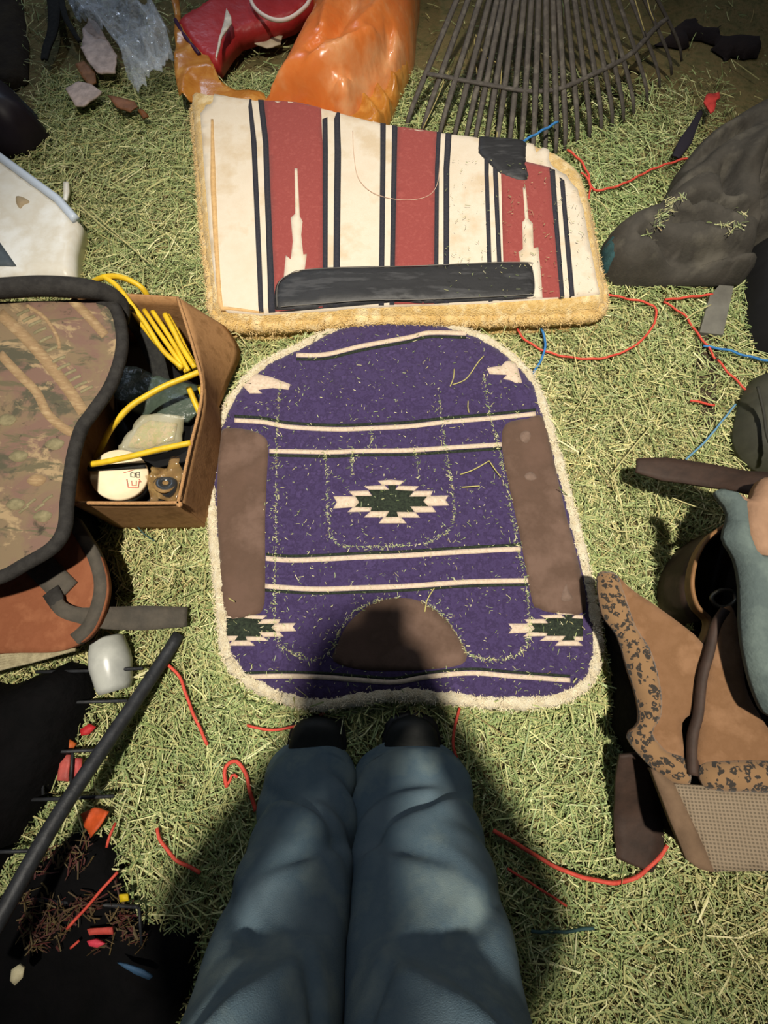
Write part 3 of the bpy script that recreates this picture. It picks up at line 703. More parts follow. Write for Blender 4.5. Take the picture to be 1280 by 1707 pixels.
tube('edge_binding', np.column_stack([be, zcam(be[:, 0], be[:, 1]) - 0.004]), 0.0125, m_bind, sd, 8, flat=0.75)
cr = [(-190,490,.27),(-60,484,.27),(0,481,.265),(69,477,.26),(138,481,.252),(180,490,.235),(205,512,.21),(208,540,.19)]
p = catmull(np.array([P(a, b, h) for a, b, h in cr]), 8); tube('cantle_roll', p, np.interp(np.linspace(0, 1, len(p)), [0, .55, .8, 1], [.021, .021, .016, .007]), m_bind, sd, 12, flat=0.8)
# printed twigs of the camouflage
m_twig = mat('printed_twig', (158, 134, 100), 0.85, [(140, 114, 84), (166, 142, 108)], 30, None, vstretch=(0.8, 1, 3)); m_twig2 = mat('printed_bark', (138, 128, 98), 0.85, (112, 104, 78), 90, None)
for path, w, mt in (([(0,523),(40,560),(80,605),(115,650),(140,688)], 19, m_twig), ([(0,590),(30,622),(62,655),(80,690),(108,715),(124,722)], 15, m_twig), ([(120,500),(145,525),(176,560)], 15, m_twig),
                    ([(45,510),(75,530),(95,560),(100,582)], 6, m_twig)):
    decal('printed_twig', band_px(path, w), zcam, 0.0012, mt, sd, 0.014)
for (a, b) in [(38,522),(48,532),(58,540),(66,552),(76,566),(88,582),(98,600),(106,612),(116,622),(124,632),(134,642),(144,650)]:
    decal('printed_twig', band_px([(a - 9, b + 5), (a, b), (a + 12, b - 5)], 4.5), zcam, 0.0012, m_twig2, sd, 0.014)
for (a, b) in [(10,700),(30,760),(60,800),(25,840),(70,860),(90,740)]:
    decal('printed_twig', catmull([(a - 14, b + 2), (a, b - 9), (a + 18, b - 3), (a + 10, b + 9), (a - 4, b + 10)], 4, True), zcam, 0.0012, m_twig2 if a % 20 else m_twig, sd, 0.014)
for (a, b) in [(52,838),(66,846),(80,832),(40,850)]:
    decal('printed_twig', band_px([(a - 7, b + 6), (a, b), (a + 9, b - 6)], 4), zcam, 0.0012, m_twig2, sd, 0.014)
# rust-brown skirt with grey edging
m_rust = mat('rust_suede', (134, 82, 56), 0.85, [(126, 75, 50), (144, 92, 64)], 18, (240, 0.3, 0.002), spec=0.2)
m_gedge = mat('grey_edging', (84, 78, 70), 0.85, (70, 66, 60), 40, (200, 0.4, 0.002), spec=0.2)
def zsk(x, y): return 0.13 + 0.004 * fbm(x, y, 8, 71)
SK = [(-190,1000),(0,930),(80,890),(131,878),(148,893),(168,929),(179,970),(175,1008),(158,1049),(131,1073),(86,1087),(0,1089),(-190,1100)]
sk_ol = W(resample(catmull(SK, 4, True), 9), zsk); solid('skirt', sk_ol, zsk, plus(zsk, -0.014), 0.016, m_rust, sd)
decal('skirt_edging', band_px([(121,868),(140,898),(158,931),(168,970),(164,1006),(148,1044),(125,1066)], 20), zsk, 0.003, m_gedge, sd, 0.014, th=0.016)
z6 = lambda pts: [(a * .34375, 850 + b * .34375) for a, b in pts]
decal('keeper', z6([(130,300),(240,212),(380,352),(310,425),(255,425),(225,395)]), zsk, 0.005, m_gedge, sd, 0.012, th=0.006)
V, f = px_strip([(93,1000,.138),(103,1015,.142),(130,1025,.137),(180,1030,.11),(240,1030,.075),(312,1028,.035)], [.022, .024, .026, .040, .046, .038], 0.004); mesh_obj('cinch_strap', V, f, m_gedge, sd)
V, f = px_strip([(85,985,.137),(93,1000,.1395),(96,1012,.138)], [.03, .028, .02], 0.005); mesh_obj('strap_keeper', V, f, m_bind, sd)
m_rope = mat('pale_cord', (168, 158, 128), 0.95, (140, 130, 104), 80, (300, 0.6, 0.003))
for i in range(6):
    t = i / 5; p = catmull(np.array([P(-60, 1108 + i * 5, .11), P(0, 1093 + i * 4.5, .112), P(60, 1088 + i * 2.6, .115), P(126 - i * 5, 1083 + i * 1.2, .118)]), 8); tube('cinch_cord', p, 0.0032, m_rope, sd, 6)
# near-black filler bodies that put in the shade under the saddle
def zbody(x, y): return np.minimum(zcam(x, y) - 0.03, 0.27) - 0.0 * x
m_lin = mat('dark_fill', (20, 18, 16), 0.95, (28, 25, 22), 30, (150, 0.5, 0.004), spec=0.1)  # near-black, so the space under the saddles looks shaded
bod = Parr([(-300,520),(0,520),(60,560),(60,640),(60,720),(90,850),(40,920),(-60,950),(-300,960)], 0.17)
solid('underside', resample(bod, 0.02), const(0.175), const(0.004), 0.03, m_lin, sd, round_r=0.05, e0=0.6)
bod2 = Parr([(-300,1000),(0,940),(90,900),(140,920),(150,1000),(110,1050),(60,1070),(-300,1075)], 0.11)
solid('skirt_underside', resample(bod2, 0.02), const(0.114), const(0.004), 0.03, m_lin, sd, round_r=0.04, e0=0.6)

# ------------------------------------------------------------------ white tub at the left edge
m_white = mat('white_plastic', (224, 222, 214), 0.4, [(214, 208, 194), (232, 232, 228)], 8, None, spec=0.4)
wt = thing('white_tub', (-0.95, 0.85, 0.0), 'white plastic tub lid with grey rectangle at the hay edge', 'tub')
zw = const(0.07)
wo = Parr([(-300,225),(-60,222),(0,258),(98,328),(128,364),(118,410),(116,458),(-100,470),(-300,470)], 0.07)
solid('lid_top', resample(wo, 0.02), zw, const(0.012), 0.03, m_white, wt, round_r=0.012, e0=0.93)
rp_ = resample(np.array([P(a, b, .072) for a, b in [(-300,228),(-60,225),(0,262),(96,332),(126,366)]]), 0.01, False); tube('rim', rp_, 0.011, mat('bluish_white', (196, 208, 224), 0.35, None, spec=0.5), wt, 10)
decal('grey_rectangle', [(-120,404),(0,404),(28,444),(-120,446)], zw, 0.002, mat('slate_grey', (82, 92, 98), 0.6, (72, 80, 86), 30, None), wt, 0.03)
m_stain = mat('mud_stain', (176, 156, 124), 0.8)
decal('mud_stain', catmull([(28,328),(40,330),(50,337),(40,342),(34,348),(28,340)], 3, True), zw, 0.0012, m_stain, wt, 0.02)
solid('white_scrap', resample(Parr([(107,305),(115,305),(116,320),(112,335),(107,334)], .03), 0.005), const(0.034), const(0.026), 0.01, m_white, None, label='small white plastic scrap beside the white tub', cat='scrap')

# ------------------------------------------------------------------ bottom left: white cup, black rack, litter, added shade heap and sheet
cc = np.array(P(178, 1062, .05)); ce = np.array(P(192, 1152, .04)); axv = ce - cc; Lc = np.linalg.norm(axv)
V, f = lathe_data([(0.024, 0), (0.030, 0.004), (0.036, Lc * .35), (0.037, Lc * .5), (0.031, Lc * .9), (0.027, Lc), (0.018, Lc - 0.004), (0.002, Lc - 0.004)], cc, tuple(axv / Lc), 28)
mesh_obj('plastic_cup', V, f, mat('frosted_plastic', (176, 178, 172), 0.3, (150, 152, 148), 20, None, spec=0.5), None, label='frosted white plastic cup lying on hay by the black rack', cat='cup')
m_iron = mat('black_iron', (48, 50, 54), 0.55, (36, 37, 40), 60, (150, 0.4, 0.002), spec=0.4, metal=0.2)
rk = thing('metal_rack', (-0.5, -0.12, 0.0), 'black metal rack with a thick slanting bar and thin rods', 'rack')
p = catmull(np.array([P(a, b, h) for a, b, h in [(298,1058,.02),(272,1100,.035),(215,1185,.075),(100,1355,.14),(0,1530,.18),(-110,1720,.21)]]), 8); tube('bar', resample(p, 0.02, False), 0.0125, m_iron, rk, 10)
for (a, b, c2, d2, h) in [(60,1120,238,1114,.055),(40,1171,212,1168,.05),(20,1254,172,1250,.045),(10,1334,190,1327,.04),(40,1498,232,1512,.035),(-60,1420,60,1418,.05)]:
    tube('rod', np.array([P(a, b, h), P((a + c2) / 2, (b + d2) / 2 + 1, h), P(c2, d2, h + .004)]), 0.0032, m_iron, rk, 6)
for (a, b, c2, d2) in [(70,1252,72,1325),(121,1255,118,1305),(232,1512,236,1575)]:
    tube('rod', np.array([P(a, b, .043), P(c2, d2, .040)]), 0.0025, m_iron, rk, 6)
m_sack = mat('shade_heap', (11, 11, 12), 0.85, (15, 14, 15), 30, (60, 0.6, 0.006), spec=0.06)  # near-black colour of the added shade heap and sheet
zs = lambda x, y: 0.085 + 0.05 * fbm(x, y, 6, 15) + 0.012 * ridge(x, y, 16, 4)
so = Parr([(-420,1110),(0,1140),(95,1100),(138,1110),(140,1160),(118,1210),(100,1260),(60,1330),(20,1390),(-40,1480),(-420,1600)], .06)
solid('shade_heap', resample(so, 0.02), zs, const(0.004), 0.02, m_sack, None, round_r=0.07, e0=0.1, label='near-black shade heap behind the black metal rack', cat='sack')  # near-black heap added to make the lower-left corner dark
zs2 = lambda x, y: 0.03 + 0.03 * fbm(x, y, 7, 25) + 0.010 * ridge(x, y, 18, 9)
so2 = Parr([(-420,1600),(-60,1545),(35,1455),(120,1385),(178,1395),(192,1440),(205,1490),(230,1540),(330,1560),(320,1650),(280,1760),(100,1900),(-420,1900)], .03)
solid('dark_tarp', resample(so2, 0.02), zs2, const(0.0), 0.018, m_sack, None, round_r=0.03, e0=0.1, label='near-black sheet standing in for shade on the floor beside the jeans', cat='tarp')  # near-black sheet added where the floor lies in shade
def scrap(name, px, h, col, label, cat, th=0.004, amp=0.01, rough=0.6, group=None, sp=0.008):
    zf = lambda x, y: h + amp * fbm(x, y, 35, int(px[0][0]) % 50)
    return solid(name, resample(Parr(px, h), sp), plus(zf, th), zf, sp, mat(name + '_' + '_'.join(map(str, col)), col, rough, tuple(int(v * .8) for v in col), 40, (120, 0.4, 0.003)), None, label=label, cat=cat, group=group)
scrap('red_wrapper', [(102,1258),(118,1258),(116,1302),(98,1300)], .03, (196, 92, 84), 'pinkish red wrapper strip under the thin rods of the rack', 'wrapper')
scrap('red_wrapper', [(122,1262),(138,1264),(136,1300),(120,1300)], .03, (200, 82, 80), 'narrow red wrapper piece next to the pinkish wrapper strip', 'wrapper')
scrap('orange_scrap', [(138,1355),(158,1346),(184,1352),(172,1375),(156,1394),(142,1378)], .035, (206, 84, 36), 'crumpled orange-red scrap lying by the slanting bar', 'scrap', amp=0.03)
scrap('orange_scrap', [(102,1240),(118,1232),(128,1240),(120,1252),(104,1250)], .03, (190, 92, 36), 'small orange scrap above the wrapper pieces', 'scrap')
scrap('red_scrap', [(136,1216),(150,1206),(160,1212),(150,1224),(138,1226)], .035, (190, 40, 44), 'small crimson scrap on hay beside the slanting bar', 'scrap')
scrap('yellow_tag', [(200,1490),(214,1489),(216,1500),(202,1502)], .05, (222, 190, 30), 'tiny yellow tag at the edge of the hay heap', 'tag', amp=0.002)
scrap('pale_oval', [(20,1632),(22,1614),(34,1606),(42,1612),(40,1628),(28,1640)], .085, (206, 196, 160), 'pale oval scrap on the dark shade sheet', 'scrap', amp=0.002)
scrap('blue_rag', [(196,1604),(212,1606),(240,1616),(256,1626),(250,1632),(224,1622)], .06, (66, 100, 134), 'faded blue rag scrap on the dark shade sheet', 'rag')
scrap('pink_scrap', [(146,1568),(160,1566),(176,1572),(164,1578),(150,1576)], .06, (226, 70, 90), 'bright pink scrap at the edge of the dark shade sheet', 'scrap')
scrap('pink_scrap', [(146,1548),(188,1545),(190,1556),(150,1558)], .05, (200, 80, 70), 'dull red strip just above the bright pink scrap', 'scrap')

# murky brown chaff on the shade sheet
lx_, ly_ = RNG.uniform(30, 235, 900), RNG.uniform(1390, 1590, 900); lk = RNG.uniform(0, 1, 900) < np.clip(3.0 * (vnoise(lx_ / 40, ly_ / 40, 1.0, 6) - .35), 0, 1)
lxy = Parr(np.column_stack([lx_, ly_])[lk], .05); _, ins = dist_to(lxy[:, 0], lxy[:, 1], so2); lxy = lxy[ins]; n = len(lxy)
lc = np.array([lin(c)[:3] for c in [(84,68,42),(66,40,30),(90,76,46),(76,34,30)]])[RNG.integers(0, 4, n)]
tag(straw_mesh('chaff', lxy[:, 0], lxy[:, 1], zs2(lxy[:, 0], lxy[:, 1]) + RNG.uniform(.003, .010, n), RNG.uniform(.008, .035, n), RNG.uniform(.001, .0028, n), RNG.uniform(0, 6.28, n), RNG.normal(0, .12, n), lc, material=m_hay), 'brown chaff and litter strewn on the dark shade sheet', 'chaff', kind='stuff')
# ------------------------------------------------------------------ right: suede and leopard saddle
m_tan = mat('tan_suede', (124, 92, 66), 0.9, [(115, 84, 58), (134, 101, 74)], 16, (240, 0.35, 0.002), spec=0.15, sheen=0.1)
m_leo = spots_mat('leopard_plush', (128, 98, 66), (44, 38, 32), 95)
m_net = net_mat('grey_net', (130, 114, 94), (98, 86, 70), 66)
m_strap = mat('dark_brown_leather', (62, 46, 38), 0.7, (48, 36, 30), 30, (120, 0.3, 0.002), spec=0.3)
m_stirrup = mat('brown_leather', (132, 96, 60), 0.65, (104, 74, 44), 40, (120, 0.3, 0.002), spec=0.35)
m_slate = mat('slate_blue_suede', (88, 100, 98), 0.9, [(80, 91, 90), (98, 110, 106)], 14, (200, 0.35, 0.003), spec=0.15)
rs = thing('saddle', (0.62, 0.05, 0.0), 'tan suede saddle with leopard plush trim, grey net panel and slate blue leg flap', 'saddle')
def zr(x, y): return 0.165 + 0.30 * np.clip(np.asarray(x) - 0.42, -0.15, 0.6) + 0.006 * fbm(x, y, 9, 17)
A_ = [(999,960),(1012,953),(1030,960),(1053,983),(1106,1019),(1174,1076),(1166,1123),(1157,1182),(1137,1205),(1140,1250),(1145,1300),(1116,1300),(1081,1270),(1048,1228),(1066,1205),(1063,1164),(1048,1117),(1031,1059),(1007,1023)]
def rpanel(name, px, off, mt, th=0.010, sm=True, zf=zr, sp=0.012, **kw):
    q = catmull(px, 3, True) if sm else px
    ol = resample(W(q, zf), sp); return solid(name, ol, plus(zf, off), plus(zf, off - th), sp, mt, rs, **kw)
rpanel('front_panel', A_, 0.0, m_tan)
rpanel('leopard_trim', [(996,962),(1010,953),(1030,960),(1044,1000),(1062,1048),(1082,1078),(1096,1120),(1103,1160),(1102,1195),(1088,1222),(1112,1252),(1145,1266),(1150,1308),(1116,1302),(1081,1274),(1046,1230),(1066,1205),(1062,1164),(1047,1117),(1029,1060),(1004,1023)], 0.008, m_leo, 0.014, round_r=0.008, e0=0.4)
rpanel('rear_panel', [(1204,1013),(1218,1029),(1227,1076),(1233,1141),(1256,1190),(1300,1240),(1420,1280),(1420,1300),(1280,1285),(1163,1280),(1160,1205),(1168,1132),(1183,1082)], 0.012, m_tan)
rpanel('leopard_trim', [(1160,1272),(1200,1266),(1280,1266),(1420,1280),(1420,1330),(1280,1318),(1200,1316),(1163,1306)], 0.022, m_leo, 0.014, round_r=0.008, e0=0.4)
rpanel('net_panel', [(1116,1305),(1163,1308),(1280,1316),(1420,1330),(1420,1452),(1280,1449),(1183,1450),(1151,1378)], 0.006, m_net, 0.008, sm=False)
rpanel('net_border', [(1081,1279),(1098,1288),(1117,1303),(1135,1340),(1152,1376),(1170,1415),(1184,1450),(1160,1445),(1140,1430),(1115,1370)], 0.009, mat('taupe_suede', (112, 90, 70), 0.9, (98, 78, 60), 30, (240, 0.3, 0.002)), 0.012, sm=False)
p = np.array([P(a, b, 0.0)[:2] for a, b in [(0, 0)]])
q = W(catmull([(1205,1018),(1189,1044),(1178,1090),(1167,1130),(1160,1190),(1150,1230),(1150,1290)], 6), zr); tube('dark_gap_tube', np.column_stack([q, zr(q[:, 0], q[:, 1]) + 0.006]), 0.0085, m_strap, rs, 8)  # dark tube stands in for the shaded gap between the panels
# near-black filler for the saddle's underside and its shadow on the ground
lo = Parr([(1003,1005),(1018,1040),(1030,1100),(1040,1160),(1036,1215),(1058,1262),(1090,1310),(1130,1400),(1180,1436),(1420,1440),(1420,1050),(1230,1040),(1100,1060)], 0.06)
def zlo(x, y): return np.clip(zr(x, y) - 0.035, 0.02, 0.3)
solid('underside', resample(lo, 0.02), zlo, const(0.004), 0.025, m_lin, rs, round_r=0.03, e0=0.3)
# strap end lying on the hay
V, f = px_strip([(1062,1255,.10),(1060,1300,.07),(1062,1350,.035),(1064,1400,.026),(1056,1442,.022)], [.06, .075, .085, .085, .06], 0.006); mesh_obj('strap_end', V, f, m_strap, rs)
# upper dark strap
V, f = px_strip([(1060,776,.10),(1105,782,.11),(1150,788,.13),(1205,797,.16),(1262,806,.20),(1340,815,.24),(1420,822,.26)], [.030, .052, .052, .052, .054, .055, .055], 0.005); mesh_obj('upper_strap', V, f, m_strap, rs)
# slate blue leg flap and tan block behind it
def zsl(x, y): return 0.30 + 0.010 * fbm(x, y, 12, 91)
def zsl2(x, y): return 0.265 + 0.008 * fbm(x, y, 9, 95)
rpanel('leg_flap', [(1207,815),(1218,808),(1232,812),(1250,826),(1262,850),(1262,880),(1285,920),(1420,960),(1420,1230),(1310,1200),(1280,1164),(1260,1097),(1252,1042),(1250,972),(1241,927),(1221,890),(1229,850)], 0.0, m_slate, 0.03, zf=zsl, round_r=0.018, e0=0.3)
rpanel('tan_block', [(1245,820),(1262,828),(1275,800),(1300,790),(1420,800),(1420,985),(1285,935),(1255,890),(1252,845)], 0.0, mat('pinkish_tan', (152, 120, 96), 0.85, (136, 106, 84), 20, (200, 0.3, 0.002)), 0.03, zf=zsl2, round_r=0.01, e0=0.5)
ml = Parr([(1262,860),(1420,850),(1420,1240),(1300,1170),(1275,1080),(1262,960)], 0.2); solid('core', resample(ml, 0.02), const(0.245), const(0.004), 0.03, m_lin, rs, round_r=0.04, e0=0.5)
# stirrup leather: band standing on edge
sp_ = catmull(np.array([(1219,869),(1185,893),(1163,929),(1155,972),(1163,1008),(1184,1032),(1182,1055),(1170,1078)], float), 6)
top = np.array([P(a, b, .17) for a, b in sp_]); bot = top.copy(); bot[:, 2] = 0.14; bot[:, 0] += 0.006
A = np.stack([top + (bot - top) * s for s in np.linspace(0, 1, 5)], 1); V, f = grid_surf(A, 0.005); mesh_obj('stirrup_leather', V, f, m_stirrup, rs)
sp_ = catmull(np.array([(1208,880),(1176,905),(1154,940),(1147,975),(1152,1010),(1166,1036)], float), 6)
top = np.array([P(a, b, .12) for a, b in sp_]); bot = top.copy(); bot[:, 2] = 0.02
A = np.stack([top + (bot - top) * s for s in np.linspace(0, 1, 5)], 1); V, f = grid_surf(A, 0.006); mesh_obj('stirrup_tread', V, f, m_strap, rs)
V, f = tube_data(np.array([P(a, b, .15) for a, b in catmull([(1186,996),(1200,985),(1220,986),(1226,1000),(1212,1012),(1195,1010)], 4, True)]), 0.004, 6, True); mesh_obj('buckle', V, f, mat('dull_metal', (110, 108, 100), 0.4, None, metal=0.8), rs)

# ------------------------------------------------------------------ charcoal jacket, teal cuff
m_jack = mat('charcoal_cloth', (74, 70, 64), 0.85, [(64, 61, 56), (86, 82, 74)], 12, (160, 0.4, 0.002), spec=0.2)
jk = thing('jacket', P(1200, 400, 0), 'dark charcoal jacket in a heap with teal cuff pointing at the red pad', 'jacket')
JO = [(1012,395),(1028,376),(1060,360),(1086,350),(1110,322),(1123,302),(1138,271),(1172,234),(1214,212),(1280,196),(1420,190),(1420,420),(1300,400),(1258,392),(1254,430),(1251,454),(1160,457),(1080,457),(1041,454),(1016,434)]
z8 = lambda pts: [(940 + a * .3047, 180 + b * .3047) for a, b in pts]
jcr = creases([(z8([(420,730),(560,812),(700,835),(1030,795)]), -0.0595, 0.0128), (z8([(560,690),(680,690),(760,725)]), -0.0476, 0.0096), (z8([(620,610),(700,578),(770,605),(840,645),(980,640)]), -0.0612, 0.0128), (z8([(845,400),(838,560)]), -0.0510, 0.0144), (z8([(1045,250),(1042,420),(1040,600)]), -0.0510, 0.0144),
               (z8([(700,330),(800,260),(960,180)]), -0.0442, 0.0160), (z8([(560,470),(700,420),(800,440)]), -0.0340, 0.0112), (z8([(420,800),(600,880),(1000,860)]), 0.0238, 0.0160), (z8([(560,640),(700,640),(900,720)]), 0.0238, 0.0128), (z8([(900,420),(980,330),(1090,260)]), 0.0340, 0.0240)], .08)
def zj(x, y):
    x = np.asarray(x); y = np.asarray(y)
    w1 = np.exp(-(((y - 0.58 - 0.0 * x) - 0.10 * np.sin(x * 9)) / 0.035) ** 2)
    fold = 0.052 * (np.abs(np.sin((x * 9 + y * 17) + 3.5 * fbm(x, y, 3.5, 3))) - 0.5) + 0.02 * (ridge(x * .6 + y, y * 1.3, 7, 8) - .5)
    return 0.11 + jcr(x, y) + 0.25 * fold * np.clip((x - 0.38) * 6, 0.2, 1) + 0.03 * fbm(x, y, 7, 12) + 0.03 * np.clip((x - 0.5) * 2, 0, 1)
jo = W(resample(catmull(JO, 3, True), 8), const(0.06)); solid('jacket_body', jo, zj, const(0.008), 0.010, m_jack, jk, round_r=0.06, e0=0.12)
zc = lambda x, y: 0.075 + 0.012 * fbm(x, y, 30, 2)
co = Parr([(1010,412),(1014,396),(1020,388),(1034,380),(1040,400),(1036,424),(1026,437),(1014,437)], .06); solid('cuff', resample(catmull(co, 3, True), 0.006), zc, const(0.02), 0.007, mat('teal_knit', (50, 84, 88), 0.9, (38, 66, 70), 60, (300, 0.5, 0.003)), jk, round_r=0.02, e0=0.2)
do = Parr([(1262,400),(1300,396),(1420,410),(1420,580),(1300,575),(1275,560),(1262,520)], .05); solid('dark_fill', resample(catmull(do, 3, True), 0.015), const(0.08), const(0.004), 0.02, mat('black_lining', (18, 18, 20), 0.9, None), jk, round_r=0.05, e0=0.1)
V, f = px_strip([(1126,262,.03),(1142,236,.035),(1155,212,.035),(1168,186,.03)], [.02, .035, .022, .012], 0.004); mesh_obj('strap', V, f, mat('dark_purple_strap', (34, 30, 40), 0.8, None), jk)
# hay lying on the jacket
def along(path, n, sd_):
    r = resample(np.array(path, float), 1.0, False); return r[RNG.integers(0, len(r), n)] + RNG.normal(0, sd_, (n, 2))
hp = Parr(np.vstack([along([(1085,395),(1092,375),(1110,352),(1135,335)], 120, 5), along([(1180,376),(1205,388),(1228,385),(1232,350)], 60, 3.5)]), .12)
n = len(hp); tag(straw_mesh('hay_tuft', hp[:, 0], hp[:, 1], zj(hp[:, 0], hp[:, 1]) + RNG.uniform(0, .008, n), RNG.uniform(.01, .03, n), RNG.uniform(.0008, .002, n), RNG.uniform(0, 6.28, n), RNG.normal(0, .3, n), hay_cols(n), material=m_hay), 'wisps of hay caught in the folds of the charcoal jacket', 'hay', kind='stuff')

# ------------------------------------------------------------------ grey plate, dark board, boot toe
solid('metal_plate', resample(Parr([(1184,492),(1200,474),(1224,476),(1206,557),(1167,553)], .03), 0.01), const(0.028), const(0.014), 0.02, mat('grey_plate', (112, 110, 102), 0.6, (96, 94, 88), 20, None), None, smooth=False, label='flat grey plate lying in the hay below the charcoal jacket', cat='plate')
solid('board', resample(Parr([(1162,556),(1204,560),(1198,640),(1194,705),(1172,705),(1168,640)], .022), 0.01), const(0.014), const(0.001), 0.02, mat('dark_board', (62, 50, 36), 0.9, (48, 38, 28), 30, (80, 0.5, 0.003)), None, smooth=False, label='dark wooden board half buried in hay below the grey plate', cat='board')
bt = thing('rubber_boot', P(1270, 690, 0), 'dark olive rubber boot toe poking in above the brown strap', 'boot')
bo = Parr([(1236,727),(1239,690),(1250,650),(1262,632),(1290,612),(1420,590),(1420,800),(1300,785),(1256,762)], .05)
solid('toe', resample(catmull(bo, 4, True), 0.01), lambda x, y: 0.10 + 0.004 * fbm(x, y, 10, 3), const(0.012), 0.012, mat('olive_rubber', (72, 72, 62), 0.6, (60, 60, 52), 18, (90, 0.25, 0.002), spec=0.3), bt, round_r=0.07, e0=0.15)
q = Parr(catmull([(1258,648),(1268,690),(1274,730),(1290,770)], 6), .09); tube('seam', np.column_stack([q, np.full(len(q), .098)]), 0.003, mat('olive_rubber_dark', (50, 50, 44), 0.7, None), bt, 6)
# ------------------------------------------------------------------ leaf rake
m_rake = mat('rake_grey', (84, 78, 72), 0.7, [(70, 65, 60), (98, 92, 84)], 30, (200, 0.3, 0.002), spec=0.3)
z3 = lambda a, b: (620 + a * .5156, b * .5156)
rkh = thing('leaf_rake', (0.38, 1.5, 0.0), 'grey fan-shaped leaf rake with many tines resting on hay', 'rake')
hub = np.array(P(905, -330, 0.40))
ends = [(108,418),(160,432),(214,452),(262,458),(300,462),(330,468),(366,474),(400,482),(440,486),(478,498),(516,508),(556,512),(592,498),(622,482),(662,462),(702,444),(740,424),(776,406),(812,390),(846,372),(890,335),(930,285),(968,240),(1000,195)]
te = np.array([P(*z3(a, b), 0.012) for a, b in ends])
for k_, e in enumerate(te):
    d = hub - e; p = [e + np.array([0, -0.004, 0.0]), e + d * 0.05 + np.array([0, 0, .016]), e + d * 0.2 + [0, 0, .02], e + d * 0.5 + [0, 0, .02], e + d * 0.8 + [0, 0, .01], hub + (e - hub) * 0.03]
    p = resample(catmull(np.array(p), 5), 0.03, False); tube('tine', p, np.interp(np.linspace(0, 1, len(p)), [0, .15, 1], [.0062, .0088, .0082]), m_rake, rkh, 6, flat=0.4)
def on_tine(i, f): return te[i] + (hub - te[i]) * f
cb = []
for i in range(len(te)):
    e = te[i]; d = hub - e; cb.append(e + d * 0.17 + np.array([0, 0, .020]))
cbp = resample(catmull(np.array(cb), 4), 0.015, False); cbp[:, 1] = np.convolve(np.pad(cbp[:, 1], 6, mode='edge'), np.ones(13) / 13, 'valid')
tube('cross_band', cbp, 0.0085, m_rake, rkh, 6, flat=0.5)
cb2 = np.array([te[i] + (hub - te[i]) * 0.62 + np.array([0, 0, .017]) for i in range(len(te))]); tube('cross_band', resample(catmull(cb2, 4), 0.02, False), 0.008, m_rake, rkh, 6, flat=0.5)
dirv = hub - te[12]; dirv /= np.linalg.norm(dirv)
tube('socket', np.array([hub - dirv * 0.04, hub, hub + dirv * 0.12]), np.array([.03, .024, .018]), m_rake, rkh, 12)
tube('handle', np.array([hub + dirv * 0.1, hub + dirv * 0.5, hub + dirv * 0.9]), 0.013, mat('ash_wood', (150, 118, 80), 0.7, (130, 100, 66), 30, None, vstretch=(0, 1, 6)), rkh, 10)
# long straws lying on the rake
def straws(name, paths, label, r=0.0016):
    for i_, pa in enumerate(paths):
        p = resample(catmull(np.array([P(*z3(a, b), h) for a, b, h in pa]), 6), 0.012, False)
        tube(name, p, r, mat('pale_straw', (176, 160, 104), 0.7, (150, 140, 90), 60, None), None, 5, label=label[i_], cat='straw', group='long straws on the rake')
straws('straw', [[(330,110,.12),(335,200,.09),(350,310,.06)], [(630,135,.13),(600,210,.1),(560,280,.08),(495,345,.055)], [(420,200,.1),(412,340,.06),(400,485,.03)], [(248,228,.1),(210,320,.07),(165,415,.03)], [(335,112,.125),(365,180,.1),(410,205,.1)], [(850,0,.17),(865,50,.15),(880,100,.13)], [(890,0,.17),(900,40,.16),(912,68,.15)]], ['upright dry straw under the hooked straw on the rake', 'long curved straw lying across the middle tines of the rake', 'straight dry straw running down the rake to the wool pad', 'dry straw near the orange bag side of the rake', 'short hooked straw at the top of the upright one on the rake', 'thick pale straw high on the rake toward the bare dirt', 'shorter pale straw high on the rake next to the thick one'])

# ------------------------------------------------------------------ orange plastic bag with red sack, white loop, paper
m_orange = mat('orange_film', (214, 108, 40), 0.3, [(214, 122, 58), (220, 158, 108)], 4.5, (30, 0.35, 0.006), spec=0.55, coat=0.3, sss=0.15)
m_amber = mat('amber_film', (196, 134, 56), 0.3, [(178, 112, 40), (206, 150, 76)], 14, (30, 0.4, 0.006), spec=0.5, alpha=0.9)
z2 = lambda pts: [(280 + a * .34375, b * .34375) for a, b in pts]
ob = thing('orange_bag', P(560, 120, 0), 'shiny orange plastic bag slumped behind the red striped pad', 'plastic bag')
ocr = creases([([(490,158),(540,146),(600,122),(640,92),(650,60)], -.035, .012), ([(498,170),(560,166),(620,136),(645,120)], -.03, .010), ([(545,208),(580,172),(615,140)], -.03, .010), ([(460,165),(490,178),(500,200)], -.02, .01), ([(500,140),(560,120),(620,85)], .022, .016),
               ([(553,0),(548,40),(540,80)], .016, .010), ([(600,-10),(590,40),(560,90)], -.02, .016), ([(650,-20),(640,30),(600,80)], .016, .018), ([(520,190),(580,178),(640,150)], .014, .012), ([(520,110),(560,80),(580,40)], -.014, .012)], .12)
def zo_(x, y):
    x = np.asarray(x); y = np.asarray(y)
    c = 0.17 - 1.6 * (x + 0.17 + 0.30 * (y - 1.5) * -1) ** 2
    folds = 0.030 * np.abs(np.sin((x * 0.75 - (y - 1.2) * 0.75) * 26 + 3 * fbm(x, y, 3, 14))) * np.clip((1.62 - y) * 3, 0.25, 1)
    return np.clip(c, 0.07, 0.2) + ocr(x, y) + 0.4 * folds + 0.02 * fbm(x, y, 8, 19)
